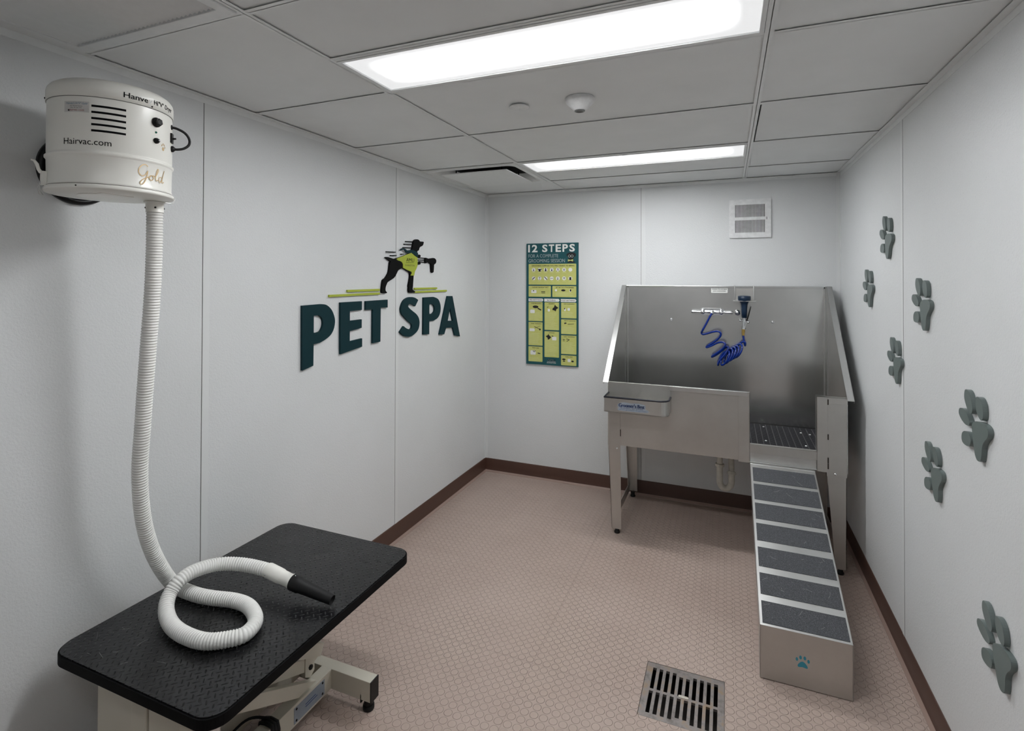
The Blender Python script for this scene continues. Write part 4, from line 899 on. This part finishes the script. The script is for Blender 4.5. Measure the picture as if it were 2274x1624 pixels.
# under frame of the top
uf = MB()
for x in (-1.62, -1.20): uf.box((x-.018, TY0+.06, TZ-.062), (x+.018, TY1-.06, TZ-.031))
for y in (.96, 1.50): uf.box((-1.62, y-.02, TZ-.062), (-1.20, y+.02, TZ-.031))
uf.build('top_frame', 'cream', t, bevel=.0015)
# uprights at the far end with the pivot brackets
for x in (-1.352, -1.468):
    MB().prism([(1.430, .430), (1.500, .430), (1.500, .165), (1.468, .155), (1.468, .128), (1.448, .112), (1.424, .128)], YZ(x), -.022, 0).build('upright', 'cream', t, bevel=.001)
for x, s in ((-1.346, 1), (-1.496, -1)):
    MB().prism([(1.345, .262), (1.385, .272), (1.492, .212), (1.474, .176), (1.375, .226)], YZ(x), -.004, .016).build('link_end', 'cream', t, bevel=.001)
# lift arms rising to the near end
for x in (-1.357, -1.480):
    MB().prism(bar2d((1.440, .160), (.995, .345), .042), YZ(x), -.020, 0).build('lift_arm', 'cream', t, bevel=.0012)
for x in (-1.330, -1.510):
    MB().prism(bar2d((1.472, .075), (.930, .366), .040), YZ(x), -.018, .006).build('lift_arm', 'cream', t, bevel=.0012)
for p0, p1, r in (((-1.30, .995, .345), (-1.52, .995, .345), .012), ((-1.353, 1.445, .155), (-1.490, 1.445, .155), .011), ((-1.31, .930, .366), (-1.53, .930, .366), .012)):
    MB().cyl(p0, p1, r, n=16).build('pivot_rod', 'cream', t)
MB().lathe([(.0085, 0), (.0085, .006), (.004, .008), (0, .008)], (-1.352, 1.447, .150), (1, 0, 0), 6, False).build('pivot_bolt', 'black_plastic', t)
MB().lathe([(.0085, 0), (.0085, .006), (.004, .008), (0, .008)], (-1.252, .900, .372), (1, 0, 0), 6, False).build('pivot_bolt', 'black_plastic', t)
# cream upright cabinet at the near end
c = MB().box((-1.585, .905, .045), (-1.430, .985, .468)); c.box((-1.428, .895, .045), (-1.372, .985, .468)); c.build('lift_housing', 'cream', t, bevel=.003)
MB().box((-1.368, .900, .045), (-1.255, .960, .468)).build('lift_plate', 'cream', t, bevel=.002)
MB().cyl((-1.225, .965, .06), (-1.225, .965, .45), .022, n=24).build('gas_strut', 'steel_edge', t)
# model plate and rubber tie on the long bar
MB().box((-1.3142, 1.335, .048), (-1.3130, 1.475, .100)).build('model_plate', mat('blue_grey_plate', srgb(150, 160, 172), .4, .3), t)
r_ = MB()
for y, z in ((1.345, .056), (1.345, .093), (1.465, .056), (1.465, .093)): r_.lathe([(.004, 0), (.003, .002), (0, .003)], (-1.3130, y, z), (1, 0, 0), 10)
r_.build('plate_rivet', 'black_plastic', t)
pt_ = MB()
for k, z in enumerate((.070, .078)): pt_.box((-1.3131, 1.385, z-.0015), (-1.3127, 1.440-.008*k, z+.0015))
pt_.build('plate_print', 'print_blue', t)
tie = MB()
for k in range(3):
    y = 1.243+k*.010
    tie.tube([(-1.362, y, .075), (-1.360, y, .112), (-1.340, y+.001, .116), (-1.314, y+.002, .113), (-1.309, y+.003, .090), (-1.310, y+.002, .045), (-1.335, y, .036), (-1.360, y, .040)], .0062, 8, True)
tie.build('rubber_tie', 'black_rubber', t)
cab = tag(MB().tube(smooth_loop([(-1.34, 1.26, .119), (-1.40, 1.22, .122), (-1.43, 1.12, .07), (-1.42, 1.04, .012), (-1.36, 1.00, .010), (-1.22, 1.05, .008), (-1.26, 1.18, .008)], 8, False), .004, 8).build('power_cable', 'black_rubber', origin=(-1.34, 1.26, .119)),
          'black cable looped over the base bar under the grooming table', 'cable')

# ================================================================ loose dog hairs
random.seed(11)
def hairs(n, area, z, label, cat='hair'):
    b = MB()
    for i in range(n):
        x = random.uniform(area[0], area[2]); y = random.uniform(area[1], area[3]); a = random.uniform(0, 6.28); k = random.uniform(-14, 14); L = random.uniform(.01, .035)
        pts = []
        for j in range(7):
            pts.append((x, y, z(x, y)+.0006)); x += math.cos(a)*L/6; y += math.sin(a)*L/6; a += k*L/6*2
        b.tube(pts, 0.00014, 4, smooth=False)
    o = b.build('dog_hair', 'print_white', origin=(area[0], area[1], z(area[0], area[1]))); o['kind'] = 'stuff'; return tag(o, label, cat)
hairs(15, (-1.66, .88, -1.15, 1.20), lambda x, y: TZ+.0008, 'fine pale dog hairs scattered on the black table mat')
hairs(32, (.135, 2.23, .400, 3.04), lambda x, y: .203+(y-2.213)*(.524-.203)/(3.085-2.213)+.0022, 'fine pale dog hairs scattered on the dark ramp strips')
